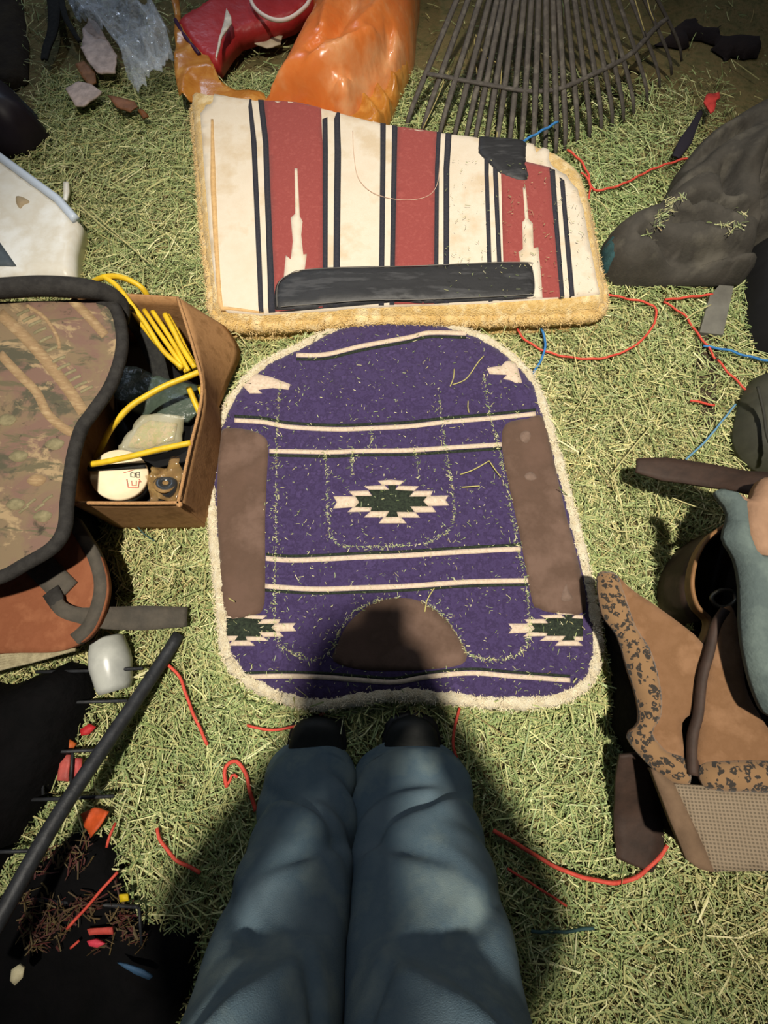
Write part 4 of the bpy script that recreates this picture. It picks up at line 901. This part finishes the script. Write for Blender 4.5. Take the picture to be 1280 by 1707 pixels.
OO = z2([(640,-230),(680,-60),(700,0),(640,130),(580,260),(500,400),(440,450),(400,470),(480,550),(650,585),(740,600),(830,612),(900,520),(965,430),(1040,385),(1110,330),(1160,260),(1200,170),(1215,0),(1230,-120),(1200,-300),(900,-380)])
def clear_of_pad(ol):
    ol = np.array(ol, float)
    for _ in range(60):
        d, ins = dist_to(ol[:, 0], ol[:, 1], red_ol); m_ = ins | (d < .004)
        if not m_.any(): break
        ol[m_, 1] += 0.004
    return ol
oo = clear_of_pad(W(resample(catmull(OO, 3, True), 8), const(0.09))); solid('bag_body', oo, zo_, const(0.006), 0.012, m_orange, ob, round_r=0.07, e0=0.08)
zam = lambda x, y: 0.06 + 0.035 * (ridge(x, y, 13, 33) - 0.4)
AO = z2([(20,-20),(40,120),(45,250),(40,380),(55,470),(130,505),(250,525),(440,552),(500,540),(470,470),(400,455),(330,440),(250,390),(200,290),(170,255),(140,255),(90,190),(60,110),(60,20)])
solid('bag_mouth', clear_of_pad(resample(Parr(AO, .06), 0.01)), zam, plus(zam, -0.004), 0.009, m_amber, ob)
fo_ = z2([(830,612),(950,440),(1030,390),(1110,330),(1150,320),(1120,430),(1060,570),(1000,655),(900,650)])
fo_ = z2([(800,612),(900,470),(1000,370),(1110,310),(1175,230),(1170,330),(1120,440),(1060,580),(1000,655),(900,652)])
zfo = lambda x, y: 0.055 + 0.05 * (ridge(x * 1.5 + y * .8, y * 0.4 - x * .2, 11, 13) - 0.4)
solid('bag_fold', clear_of_pad(resample(Parr(fo_, .05), 0.01)), zfo, const(0.008), 0.009, m_amber, ob, round_r=0.02, e0=0.15)
rd = thing('red_sack', P(390, 30, 0), 'red plastic sack with purple edge and white loop beside the orange bag', 'sack')
zrd = lambda x, y: 0.075 + 0.02 * fbm(x, y, 7, 43)
RO = z2([(40,100),(110,45),(200,0),(260,-120),(420,-180),(760,-160),(690,0),(600,70),(480,108),(340,150),(300,200),(240,285),(200,285),(148,258),(90,180)])
solid('sack_body', resample(Parr(RO, .075), 0.012), zrd, plus(zrd, -0.05), 0.014, mat('red_film', (178, 44, 44), 0.4, (160, 36, 38), 12, (40, 0.4, 0.005), spec=0.5), rd, round_r=0.012, e0=0.7)
tube('sack_edge', np.array([P(*q, .075) for q in z2([(36,98),(70,160),(110,215),(152,262)])]), 0.006, mat('purple_edge', (60, 26, 62), 0.5, None), rd, 8)
tube('white_loop', resample(catmull(np.array([P(*q, .10) for q in z2([(395,-20),(412,25),(445,62),(500,92),(555,98),(610,78),(670,28),(690,-10)])]), 6), 0.008, False), 0.0055, mat('white_cord', (226, 214, 206), 0.6, None), rd, 8)
zpp = lambda x, y: 0.03 + 0.02 * fbm(x, y, 25, 3)
scrap('white_paper', z2([(285,45),(308,90),(310,120),(265,180),(250,240),(238,285),(232,280),(250,190),(272,120)]), .105, (226, 218, 206), 'narrow torn white paper strip on the red sack', 'paper', amp=0.004)
solid('crumpled_paper', resample(Parr(z2([(310,170),(400,130),(470,115),(560,98),(570,130),(545,215),(480,235),(400,215),(340,210)]), .03), 0.01), plus(zpp, 0.003), zpp, 0.01, mat('dusty_paper', (206, 192, 168), 0.85, (180, 164, 136), 30, (80, 0.5, 0.003)), None, label='crumpled dusty white paper between the red sack and orange bag', cat='paper')
# ------------------------------------------------------------------ clear bag, paper scraps, leaves, boot
m_film = mat('clear_film', (224, 232, 242), 0.06, (204, 216, 230), 14, (90, 1.0, 0.008), spec=1.0, alpha=0.3)
z7 = lambda pts: [(a * .2344, b * .2344) for a, b in pts]
zfm = lambda x, y: 0.05 + 0.07 * (ridge(x * 1.8 + y * .9, y * .5 - x * .3, 12, 23) - 0.4) + 0.03 * (ridge(x * 2 + y, y - x * .4, 30, 24) - .5)
solid('clear_plastic_bag', resample(Parr(z7([(420,-200),(480,0),(560,170),(740,270),(860,360),(905,470),(915,570),(985,665),(1090,630),(1190,600),(1250,520),(1215,300),(1190,180),(1100,80),(960,30),(900,-200)]), .05), 0.008), zfm, plus(zfm, -0.002), 0.0085, m_film, None,
      label='crinkled clear plastic bag glinting bluish white next to the red sack', cat='plastic bag')
m_pk = (206, 186, 178)
scrap('paper_scrap', z7([(580,350),(600,220),(640,140),(700,180),(770,300),(835,400),(822,525),(750,525),(690,520),(620,430)]), .045, m_pk, 'pinkish white paper sheet left of the clear plastic bag', 'paper', amp=0.02)
scrap('paper_scrap', z7([(470,640),(560,585),(640,600),(725,655),(690,700),(630,740),(600,765),(540,760)]), .035, m_pk, 'torn star-shaped pinkish paper below the larger paper sheet', 'paper', amp=0.012)
scrap('dry_leaf', z7([(770,690),(850,700),(960,725),(985,770),(930,800),(830,770)]), .035, (138, 92, 62), 'reddish brown dry leaf in hay below the clear bag', 'leaf', amp=0.01)
scrap('dry_leaf', z7([(540,470),(600,440),(680,520),(690,600),(640,620),(590,560)]), .03, (146, 100, 64), 'brown leaf tucked between the two pinkish papers', 'leaf', amp=0.01)
scrap('dry_leaf', z7([(980,790),(1020,790),(1060,830),(1020,850)]), .035, (126, 76, 36), 'small dark orange leaf near the reddish brown leaf', 'leaf', amp=0.01)
bl = thing('dark_boot', P(10, 185, 0), 'purplish black boot toe at the edge above the white tub', 'boot')
solid('toe', resample(catmull(Parr([(-70,112),(-40,120),(14,142),(40,168),(64,196),(54,212),(24,230),(-40,232),(-70,228)], .06), 4, True), 0.012), const(0.13), const(0.006), 0.015, mat('purple_black', (34, 26, 34), 0.5, (24, 18, 26), 14, None), bl, round_r=0.08, e0=0.15)
solid('sole', resample(catmull(Parr([(-72,115),(-40,128),(14,148),(40,172),(66,200),(56,218),(24,236),(-40,238),(-72,236)], .01), 4, True), 0.02), const(0.02), const(0.002), 0.03, m_blk, bl)
zrag = lambda x, y: 0.03 + 0.03 * fbm(x, y, 9, 83)
solid('dark_rag', resample(Parr([(-200,-60),(20,-60),(30,0),(38,60),(36,120),(10,136),(-200,110)], .03), 0.02), zrag, const(0.0), 0.02, mat('dark_brown_rag', (36, 28, 22), 0.95, (50, 42, 30), 18, (60, 0.6, 0.006)), None, round_r=0.03, e0=0.1, label='dark brown rag beyond the purplish boot toe', cat='rag')
for i_, (pa, lb) in enumerate((([(84,-30,.05),(90,10,.05),(88,50,.04),(78,80,.035),(74,100,.03)], 'thick black strap hanging down by the papers'), ([(98,-20,.05),(108,25,.05),(122,52,.045),(133,70,.035)], 'thin black strap leading toward the paper sheet'))):
    V, f = px_strip(pa, [.045, .02] if i_ == 0 else [.02, .012], 0.004); mesh_obj('black_strap', V, f, m_blkcloth, None, label=lb, cat='strap')
# dark rag on the bare dirt, upper right
zdr = lambda x, y: 0.020 + 0.012 * fbm(x, y, 9, 87)
z4b = lambda pts: [(1040 + a * .1875, b * .1875) for a, b in pts]
solid('dark_rag', resample(catmull(Parr(z4b([(330,350),(390,250),(520,140),(690,110),(730,190),(870,185),(880,285),(1050,300),(1220,290),(1275,400),(1180,480),(1060,440),(960,485),(870,430),(830,320),(700,300),(600,345),(450,370)]), .02), 2, True) + RNG.normal(0, .010, (36, 2)), 0.01), zdr, const(0.0), 0.015, mat('black_rag', (26, 20, 24), 0.95, (36, 28, 28), 18, (60, 0.6, 0.006)), None, round_r=0.02, e0=0.1, label='black rag on bare dirt beyond the leaf rake', cat='rag')
scrap('red_scrap', [(1172,172),(1176,160),(1198,155),(1200,164),(1192,170),(1190,186),(1184,190)], .05, (206, 66, 60), 'small red scrap above the charcoal jacket', 'scrap', amp=0.01)
# ------------------------------------------------------------------ person standing, seen from above: jeans, boots, body, phone
m_jean = mat('blue_denim', (98, 116, 126), 0.9, [(86, 106, 118), (112, 128, 130)], 9, (700, 0.5, 0.0012), spec=0.15)
m_boot = mat('black_boot_leather', (26, 28, 27), 0.6, (36, 38, 36), 20, (120, 0.3, 0.002), spec=0.3)
m_coat = mat('dark_coat', (38, 40, 46), 0.9, (48, 50, 56), 20, (200, 0.4, 0.002))
m_skin = mat('skin', (196, 150, 124), 0.6, None, sss=0.1)
m_hair = mat('brown_hair', (58, 40, 28), 0.7, (44, 30, 22), 90, None)
pe = thing('person', (-0.03, -0.28, 0.0), 'person in blue jeans and black boots standing below the purple pad holding a phone', 'person')
# rows: pixel row, height of the front surface there, pixel x of left edge, inner gap left, inner gap right, right edge
ROWS = [(1250, .055, 442, 592, 592, 780), (1290, .085, 438, 592, 592, 786), (1330, .13, 428, 590, 591, 798), (1400, .20, 398, 588, 589, 828), (1480, .275, 363, 580, 580, 846), (1560, .34, 334, 574, 575, 866), (1640, .40, 300, 568, 577, 890), (1707, .45, 268, 558, 583, 915)]
def leg_rings(side):
    out = []
    for (py, h, xl, gl, gr, xr) in ROWS:
        a, b = (xl, gl) if side < 0 else (gr, xr)
        yf = P(640, py, h)[1]; dep = 0.055 if h < .1 else 0.065
        x0 = P(a, py + 10, h - 0.012)[0]; x1 = P(b, py + 10, h - 0.012)[0]
        out.append([(x0 + x1) / 2, yf - dep, h, abs(x1 - x0) / 2, dep])
    out[0] = out[0][:]
    lx = out[-1][0]; s = side
    first = out[0]; out.insert(0, [first[0], first[1] + 0.006, 0.018, first[3] * 1.0, first[4] + 0.012])
    ly = out[-1][1]
    out += [[lx + s * .018, ly - .040, .55, .080, .085], [lx + s * .030, ly - .070, .65, .090, .098], [lx + s * .036, ly - .09, .76, .096, .11], [-0.032 + s * .09, ly - .10, .85, .10, .12]]
    return np.array(out)
def folds(hh, th, side):
    """cloth relief: stacked breaks above the boot, long diagonal drag lines"""
    f = 0.006 * np.sin(hh * 95 + 1.6 * np.sin(th + side) + side) * np.exp(-((hh - .10) / .07) ** 2)
    f = f + 0.006 * np.sin(hh * 26 + 1.0 * th * side + side) * np.exp(-((th - 1.57) / 1.1) ** 2) * np.clip((hh - .12) * 8, 0, 1)
    for (h0, t0, sl, w, am) in ((.125, 1.25, .05, .013, -.018), (.155, 1.5, .06, .024, .010), (.21, 1.9, -.06, .018, -.014), (.25, 1.3, -.05, .03, .010), (.30, 1.0, .09, .022, -.014), (.35, 1.75, .11, .03, .012), (.38, 2.05, .12, .022, -.014), (.43, 1.4, -.10, .035, .010), (.46, 1.0, -.12, .024, -.012)):
        tt = t0 if side > 0 else math.pi - t0
        sl_ = sl if side > 0 else -sl
        f = f + am * np.exp(-((hh - h0 - sl_ * (th - tt)) / w) ** 2) * np.exp(-((th - tt) / .8) ** 2)
    return f
parts = []
for side in (-1, 1):
    R = leg_rings(side); q = np.linspace(0, len(R) - 1, 150); R = np.stack([np.interp(q, np.arange(len(R)), catmull(R, 1, False)[:, k]) for k in range(5)], 1)
    R = np.stack([np.convolve(np.pad(R[:, k], 4, mode='edge'), np.ones(9) / 9, 'valid') for k in range(5)], 1)
    seg = 72; V = []; f = []
    for i, (x, y, z, a, b) in enumerate(R):
        th = np.arange(seg) / seg * 2 * math.pi
        ex_ = 1.0 - 0.15 * min(1, max(0, (z - .08) / .1)); cxn = np.sign(np.cos(th)) * np.abs(np.cos(th)) ** ex_; syn = np.sign(np.sin(th)) * np.abs(np.sin(th)) ** ex_
        d = folds(z, th, side) + 0.003 * (vnoise(np.cos(th) * .1 + side, th * 0 + z, 28, 3) - .5)
        V.append(np.stack([x + (a + d) * cxn, y + (b + d) * syn, np.full(seg, z) + 0.004 * np.sin(th * 3 + side) * (z < .05)], 1))
    V = np.concatenate(V)
    for i in range(len(R) - 1):
        for k in range(seg):
            l = (k + 1) % seg; f.append((i * seg + k, i * seg + l, (i + 1) * seg + l, (i + 1) * seg + k))
    f.append(tuple((len(R) - 1) * seg + k for k in range(seg)))
    parts.append((V, f))
# seat and waist
prof = [(.80, .185, .115), (.86, .195, .125), (.93, .185, .12), (1.0, .165, .11), (1.03, .16, .105)]
V = []; f = []; seg = 48; yh = parts[0][0][-72:, 1].mean()
for (z, a, b) in prof:
    th = np.arange(seg) / seg * 2 * math.pi; V.append(np.stack([-0.032 + a * np.cos(th), yh + b * np.sin(th), np.full(seg, z)], 1))
for i in range(len(prof) - 1):
    for k in range(seg):
        l = (k + 1) % seg; f.append((i * seg + k, i * seg + l, (i + 1) * seg + l, (i + 1) * seg + k))
f.append(tuple(range(seg))[::-1]); f.append(tuple((len(prof) - 1) * seg + k for k in range(seg)))
parts.append((np.concatenate(V), f))
V, f = join(parts); jeans = mesh_obj('jeans', V, f, m_jean, pe)
# boots
for side in (-1, 1):
    R = leg_rings(side)[0]; x = R[0]
    tip = P(552 if side < 0 else 690, 1192, .03); xc = x * 0.75 + tip[0] * 0.25
    prof = []
    A = []
    for t in np.linspace(0, 1, 26):
        y = -0.31 + (tip[1] + 0.31) * t
        w = np.interp(t, [0, .1, .3, .5, .75, .9, .97, 1], [.018, .034, .038, .040, .052, .045, .028, .004]); hgt = np.interp(t, [0, .05, .35, .55, .75, .9, .97, 1], [.05, .06, .05, .026, .030, .036, .030, .015])
        ring = []
        for k in range(20):
            an = 2 * math.pi * k / 20; ring.append((xc + w * math.cos(an), y, 0.012 + max(0, (math.sin(an) * .5 + .5)) ** .8 * hgt))
        A.append(ring)
    A = np.array(A); n, m_, _ = A.shape; V = A.reshape(-1, 3); f = [(i * m_ + k, i * m_ + (k + 1) % m_, (i + 1) * m_ + (k + 1) % m_, (i + 1) * m_ + k) for i in range(n - 1) for k in range(m_)]
    f += [tuple(range(m_))[::-1], tuple((n - 1) * m_ + k for k in range(m_))]
    b_ = mesh_obj('boot', V, f, m_boot, pe)
    so_ = np.array([(xc + s_ * np.interp(t, [0, .1, .3, .5, .75, .9, .97, 1], [.02, .038, .042, .043, .056, .049, .033, .01]), -0.314 + (tip[1] + 0.322) * t) for s_, ts in ((1, np.linspace(0, 1, 20)), (-1, np.linspace(1, 0, 20))) for t in ts])
    solid('sole', so_, const(0.022), const(0.004), 0.02, m_blk, b_)
# upper body (skin modifier): torso, head, arms, hands
def skinned(name, nodes, edges, material, parent, root=0, sub=2):
    me = bpy.data.meshes.new(name); base = WLOC[parent.name]
    me.from_pydata([tuple(np.array(p[:3]) - base) for p in nodes], edges, []); me.materials.append(material)
    o = bpy.data.objects.new(name, me); link(o, parent); WLOC[o.name] = base
    md = o.modifiers.new('skin', 'SKIN'); md.use_smooth_shade = True
    for i, p in enumerate(nodes):
        r = p[3]; r = (r, r) if np.isscalar(r) else r
        me.skin_vertices[0].data[i].radius = r; me.skin_vertices[0].data[i].use_root = (i == root)
    s = o.modifiers.new('sub', 'SUBSURF'); s.levels = sub; s.render_levels = sub
    return o
YB = yh
axis_f = np.array([0, st, -ct]); axis_u = np.array([0, ct, st])
# phone: its lens is the camera, its body lies just behind the lens plane
pc = np.array([0, 0, H]) - axis_f * 0.010 - axis_u * 0.052
ph = thing('smartphone', tuple(pc), 'black smartphone held flat in both hands', 'phone')
Rm = np.stack([np.array([1, 0, 0]), axis_u, -axis_f], 1)
V, f = box_data(pc, (.074, .15, .008), Rm); mesh_obj('phone_body', V, f, m_blk, ph, smooth=False)
V, f = box_data(pc - axis_f * .0047, (.068, .142, .001), Rm); mesh_obj('screen', V, f, mat('dark_glass', (12, 12, 14), 0.1, None, spec=0.6), ph, smooth=False)
shz = 1.40; hdz = 1.56
nodes = [(-.03, YB, .98, (.11, .07)), (-.03, YB + .005, 1.13, (.11, .07)), (-.03, YB + .03, 1.30, (.11, .065)), (-.03, YB + .10, 1.41, (.075, .06)), (-.03, YB + .18, 1.45, .05), (-.03, YB + .25, 1.48, (.070, .082)), (-.03, YB + .32, 1.52, (.076, .088)), (-.03, YB + .36, 1.555, (.05, .055))]
edges = [(i, i + 1) for i in range(7)]
hands = []
for s in (-1, 1):
    i0 = len(nodes); hx_ = s * .052; wr = pc + np.array([s * .075, 0, 0]) - axis_u * .075 - axis_f * 0.012
    sh = np.array([-.03 + s * .19, YB + .04, 1.32]); el = np.array([-.03 + s * .23, YB + .09, 1.03])
    nodes += [tuple(sh) + (.062,), tuple((sh + el) / 2) + (.048,), tuple(el) + (.042,), tuple((el + wr) / 2) + (.036,), tuple(wr) + (.024,)]
    edges += [(2, i0), (i0, i0 + 1), (i0 + 1, i0 + 2), (i0 + 2, i0 + 3), (i0 + 3, i0 + 4)]
    palm = pc + np.array([s * .056, 0, 0]) - axis_u * .030 - axis_f * 0.016
    nodes += [tuple((palm + wr) / 2) + (.026,), tuple(palm) + (.026,)]; edges += [(i0 + 4, i0 + 5), (i0 + 5, i0 + 6)]
    for fi, up in enumerate((.018, 0.0, -.018, -.034)):
        j = len(nodes); a = pc + np.array([s * .052, 0, 0]) + axis_u * (up - .012) - axis_f * .004; b = pc + np.array([s * .042, 0, 0]) + axis_u * (up - .010) + axis_f * .012; c = pc + np.array([s * (.018 + .004 * fi), 0, 0]) + axis_u * (up - .010) + axis_f * .014
        nodes += [tuple(a) + (.0095,), tuple(b) + (.0088,), tuple(c) + (.0078,)]; edges += [(i0 + 6, j), (j, j + 1), (j + 1, j + 2)]
    j = len(nodes); a = pc + np.array([s * .044, 0, 0]) - axis_u * .03 - axis_f * .022; b = pc + np.array([s * .022, 0, 0]) - axis_u * .012 - axis_f * .018
    nodes += [tuple(a) + (.011,), tuple(b) + (.0095,)]; edges += [(i0 + 6, j), (j, j + 1)]
skinned('body', nodes, edges, m_skin, pe, 0, 2)
cn = [(-.03, YB - .01, .93, (.165, .11)), (-.03, YB, 1.04, (.165, .105)), (-.03, YB + .01, 1.16, (.16, .10)), (-.03, YB + .03, 1.30, (.165, .10)), (-.03, YB + .10, 1.415, (.085, .07))]; ce_ = [(0, 1), (1, 2), (2, 3), (3, 4)]
for s in (-1, 1):
    i0 = len(cn); wr = pc + np.array([s * .077, 0, 0]) - axis_u * .095 - axis_f * 0.010; sh = np.array([-.03 + s * .19, YB + .04, 1.32]); el = np.array([-.03 + s * .23, YB + .09, 1.03])
    cn += [tuple(sh) + (.068,), tuple((sh + el) / 2) + (.055,), tuple(el) + (.050,), tuple((el + wr) / 2) + (.044,), tuple(wr) + (.038,)]; ce_ += [(3, i0), (i0, i0 + 1), (i0 + 1, i0 + 2), (i0 + 2, i0 + 3), (i0 + 3, i0 + 4)]
skinned('coat', cn, ce_, m_coat, pe, 0, 2)
# face and hair
hc = np.array([0.0, 0.0, 0.0]); HO = np.array([-.03, YB + .305, 1.505]); HR = np.array(Matrix.Rotation(math.radians(-48), 3, 'X'))
def head(V): return np.asarray(V) @ HR.T + HO
V = []; f = []; nu, nv = 24, 14
for i in range(nv):
    ph_ = math.pi * (i / (nv - 1)) * 0.62
    for k in range(nu):
        a = 2 * math.pi * k / nu; V.append(hc + np.array([.086 * math.sin(ph_) * math.cos(a), -.014 + .098 * math.sin(ph_) * math.sin(a), .02 + .115 * math.cos(ph_)]))
for i in range(nv - 1):
    for k in range(nu):
        if math.sin(2 * math.pi * k / nu) > 0.55 and i > 7: continue
        l = (k + 1) % nu; f.append((i * nu + k, (i + 1) * nu + k, (i + 1) * nu + l, i * nu + l))
mesh_obj('hair', head(V), f, m_hair, pe)
V, f = tube_data(np.array([hc + [0, .088, .03], hc + [0, .104, -.002], hc + [0, .108, -.012], hc + [0, .09, -.02]]), np.array([.008, .011, .013, .007]), 8); mesh_obj('nose', head(V), f, m_skin, pe)
for s in (-1, 1):
    V, f = lathe_data([(0.001, -.011), (.008, -.008), (.011, 0), (.008, .008), (0.001, .011)], hc + [s * .031, .066, .022], (0, 1, 0), 12); mesh_obj('eye', head(V), f, mat('eye_white', (226, 222, 214), 0.3, None), pe)
    V, f = lathe_data([(0.001, -.012), (.018, -.008), (.026, 0), (.018, .006), (0.001, .008)], hc + [s * .082, -.005, 0], (1, 0, 0.1), 14); mesh_obj('ear', head(V), f, m_skin, pe)
V, f = tube_data(np.array([hc + [-.026, .080, -.046], hc + [0, .092, -.048], hc + [.026, .080, -.046]]), np.array([.003, .006, .003]), 8); mesh_obj('mouth', head(V), f, mat('lips', (160, 96, 84), 0.5, None), pe)
# ------------------------------------------------------------------ baling twine
m_tw = mat('red_twine', (214, 86, 68), 0.6, (190, 66, 54), 90, (500, 0.4, 0.001), spec=0.3)
m_tb = mat('blue_twine', (64, 130, 190), 0.55, (50, 108, 170), 90, (500, 0.4, 0.001), spec=0.3)
def twine(path, label, mt=m_tw, r=0.0036, h=0.026, name='baling_twine'):
    p = np.array([P(q[0], q[1], q[2] if len(q) > 2 else h) for q in path])
    p = resample(catmull(p, 8), 0.007, False)
    p[:, 2] = np.maximum(p[:, 2], haytop(p[:, 0], p[:, 1]) + 0.0055 if len(path[0]) < 3 else 0) + 0.0015 * np.sin(np.arange(len(p)) * 0.9)
    tube(name, p, r * 0.85, mt, None, 7, label=label, cat='twine', group='pieces of baling twine')
twine([(945,250),(965,265),(980,290),(985,312),(1000,317),(1040,306),(1090,281),(1150,262)], 'red twine curving between the leaf rake and the charcoal jacket')
twine([(968,288),(978,296),(984,308),(981,332)], 'short red twine end hanging off the curved twine by the rake', r=.003)
twine([(860,546),(875,566),(910,586),(960,597),(1010,596),(1060,575),(1090,540),(1092,514),(1075,504),(1040,497),(1012,490)], 'red twine looping out beside the right end of the striped pad', r=.0032)
twine([(1108,500),(1150,495),(1187,491)], 'short straight red twine just under the charcoal jacket')
twine([(1106,503),(1140,525),(1160,553),(1180,578),(1192,598)], 'red twine running past the grey plate to the blue twine', r=.003)
twine([(1196,600),(1215,622),(1247,653)], 'red twine ending at the olive boot toe', r=.003)
twine([(1150,668),(1170,671),(1191,676)], 'stubby red twine piece in hay left of the olive boot toe', r=.0032)
twine([(278,1106),(300,1130),(318,1180),(346,1242)], 'red twine slanting down beside the black slanting bar')
twine([(412,1209),(450,1217),(490,1211),(522,1199),(540,1188)], 'red twine just below the purple pad, running toward the boots', r=.003)
twine([(766,1180),(759,1208),(755,1240),(762,1265)], 'red twine between the purple pad and the right jeans leg', r=.0032)
twine([(378,1312),(374,1285),(382,1272),(396,1270),(410,1292),(418,1325),(426,1352)], 'red twine hooked in a loop beside the left jeans leg', r=.0042)
twine([(396,1296),(388,1290),(384,1300),(376,1312)], 'tiny red twine curl inside the hooked loop', r=.003)
twine([(262,1380),(268,1402),(290,1430),(312,1444),(334,1455)], 'red twine on the hay heap above the dark shade sheet')
twine([(822,1384),(870,1412),(930,1447),(990,1467),(1040,1470),(1080,1448),(1113,1410)], 'long red twine sweeping from the jeans to the leather strap end', r=.0042)
twine([(846,1448),(900,1482),(944,1510)], 'faint red twine half buried beside the right jeans leg', r=.0025, h=.026)
twine([(220,868),(240,874),(262,875)], 'short red twine in hay below the cardboard box', r=.0035)
twine([(112,1548,.06),(150,1506,.06),(172,1480,.06),(196,1454,.055)], 'pinkish red twine lying in litter near the yellow tag', r=.003)
twine([(118,1580,.05),(132,1568,.05)], 'stub of red twine at the dark shade sheet edge', r=.0025)
twine([(178,1412,.05),(184,1392,.05),(192,1372,.045)], 'red twine strand hanging off the hay heap edge', r=.0028)
twine([(836,254,.10),(880,231,.09),(930,203,.08)], 'straight blue twine stub between striped pad and leaf rake', m_tb, .0040)
twine([(902,548),(909,572),(902,600),(888,622)], 'blue twine arc beside the purple pad corner', m_tb, .0034)
twine([(1172,577),(1210,583),(1250,595),(1290,603)], 'blue twine crossing the dark board', m_tb, .0034)
twine([(1143,766),(1175,736),(1200,706),(1226,674)], 'faded blue twine leading to the brown upper strap', mat('faded_blue', (96, 140, 172), 0.6, None), .0026)
twine([(885,1552),(930,1554),(990,1547)], 'dark teal twine in shaded hay beside the jeans', mat('teal_twine', (46, 74, 74), 0.7, None), .003)
twine([(225,872),(240,890),(258,902)], 'thin teal twine under the short red twine by the box', mat('teal_twine', (46, 74, 74), 0.7, None), .0016)
# ------------------------------------------------------------------ longer straws that stand out
def long_straws(paths, label, group, h, col=(190, 180, 112), r=0.0013):
    for i_, pa in enumerate(paths):
        p = resample(catmull(np.array([P(a, b, h) for a, b in pa]), 5), 0.01, False)
        tube('straw', p, r, mat('straw_%d' % col[0], col, 0.7, tuple(int(c * .85) for c in col), 60, None), None, 5, label=label[i_], cat='straw', group=group)
z6p = lambda pts: [(660 + a * .2734, 510 + b * .2734) for a, b in pts]
long_straws([z6p([(355,385),(350,440),(330,490)]), z6p([(345,480),(400,462),(440,432),(500,345),(535,305)]), z6p([(390,1028),(470,1000),(568,945)]), z6p([(568,945),(605,1000),(640,1045)]), z6p([(440,580),(438,620),(445,650)]), z6p([(400,1105),(510,1098)]), [(708,1020),(712,1000),(724,980)]],
            ['short upright straw at the foot of the checkmark-shaped straw on the purple pad', 'checkmark-shaped straw near the upper corner of the purple pad', 'straw slanting up to a kink beside the suede patch with worn spots', 'straw slanting down from the kink beside the suede patch with worn spots', 'short reddish straw between the checkmark straw and the cream stripe', 'short level straw beside the central stepped motif', 'curved straw standing over the dark loin patch'], 'straws on the purple pad', 0.052)
long_straws([[(130,340),(175,380),(210,405)], [(150,350),(200,395),(250,440)], [(1020,790),(1060,740),(1085,710)], [(1022,792),(1040,860),(1045,900)], [(985,330),(1005,340),(1018,360)], [(1140,535),(1160,520),(1185,508)], [(1120,830),(1160,845),(1190,855)], [(245,935),(270,945),(300,950)], [(278,985),(288,960),(289,945)], [(380,560),(395,555),(410,575)], [(955,690),(975,660),(985,640)], [(250,1440),(270,1460),(292,1478)], [(1000,870),(1030,885),(1055,885)]],
            ['shorter pale straw beside the corner of the white tub', 'longer pale straw beside the corner of the white tub', 'pale straw slanting up from the tip of the dark brown strap', 'pale straw running from the strap tip toward the suede saddle', 'pale straw at the rounded end of the red striped pad', 'pale straw pointing at the grey plate', 'pale straw beneath the dark brown upper strap', 'pale straw in the hay gap below the cardboard box', 'upright pale straw by the end of the cinch strap', 'pale straw between the box flap and the striped pad', 'pale straw beside the fleece edge and blue twine arc', 'pale straw on the hay heap next to the dark shade sheet', 'pale straw between the purple pad and the stirrup leather'], 'long straws on the hay', 0.042, (206, 198, 140))
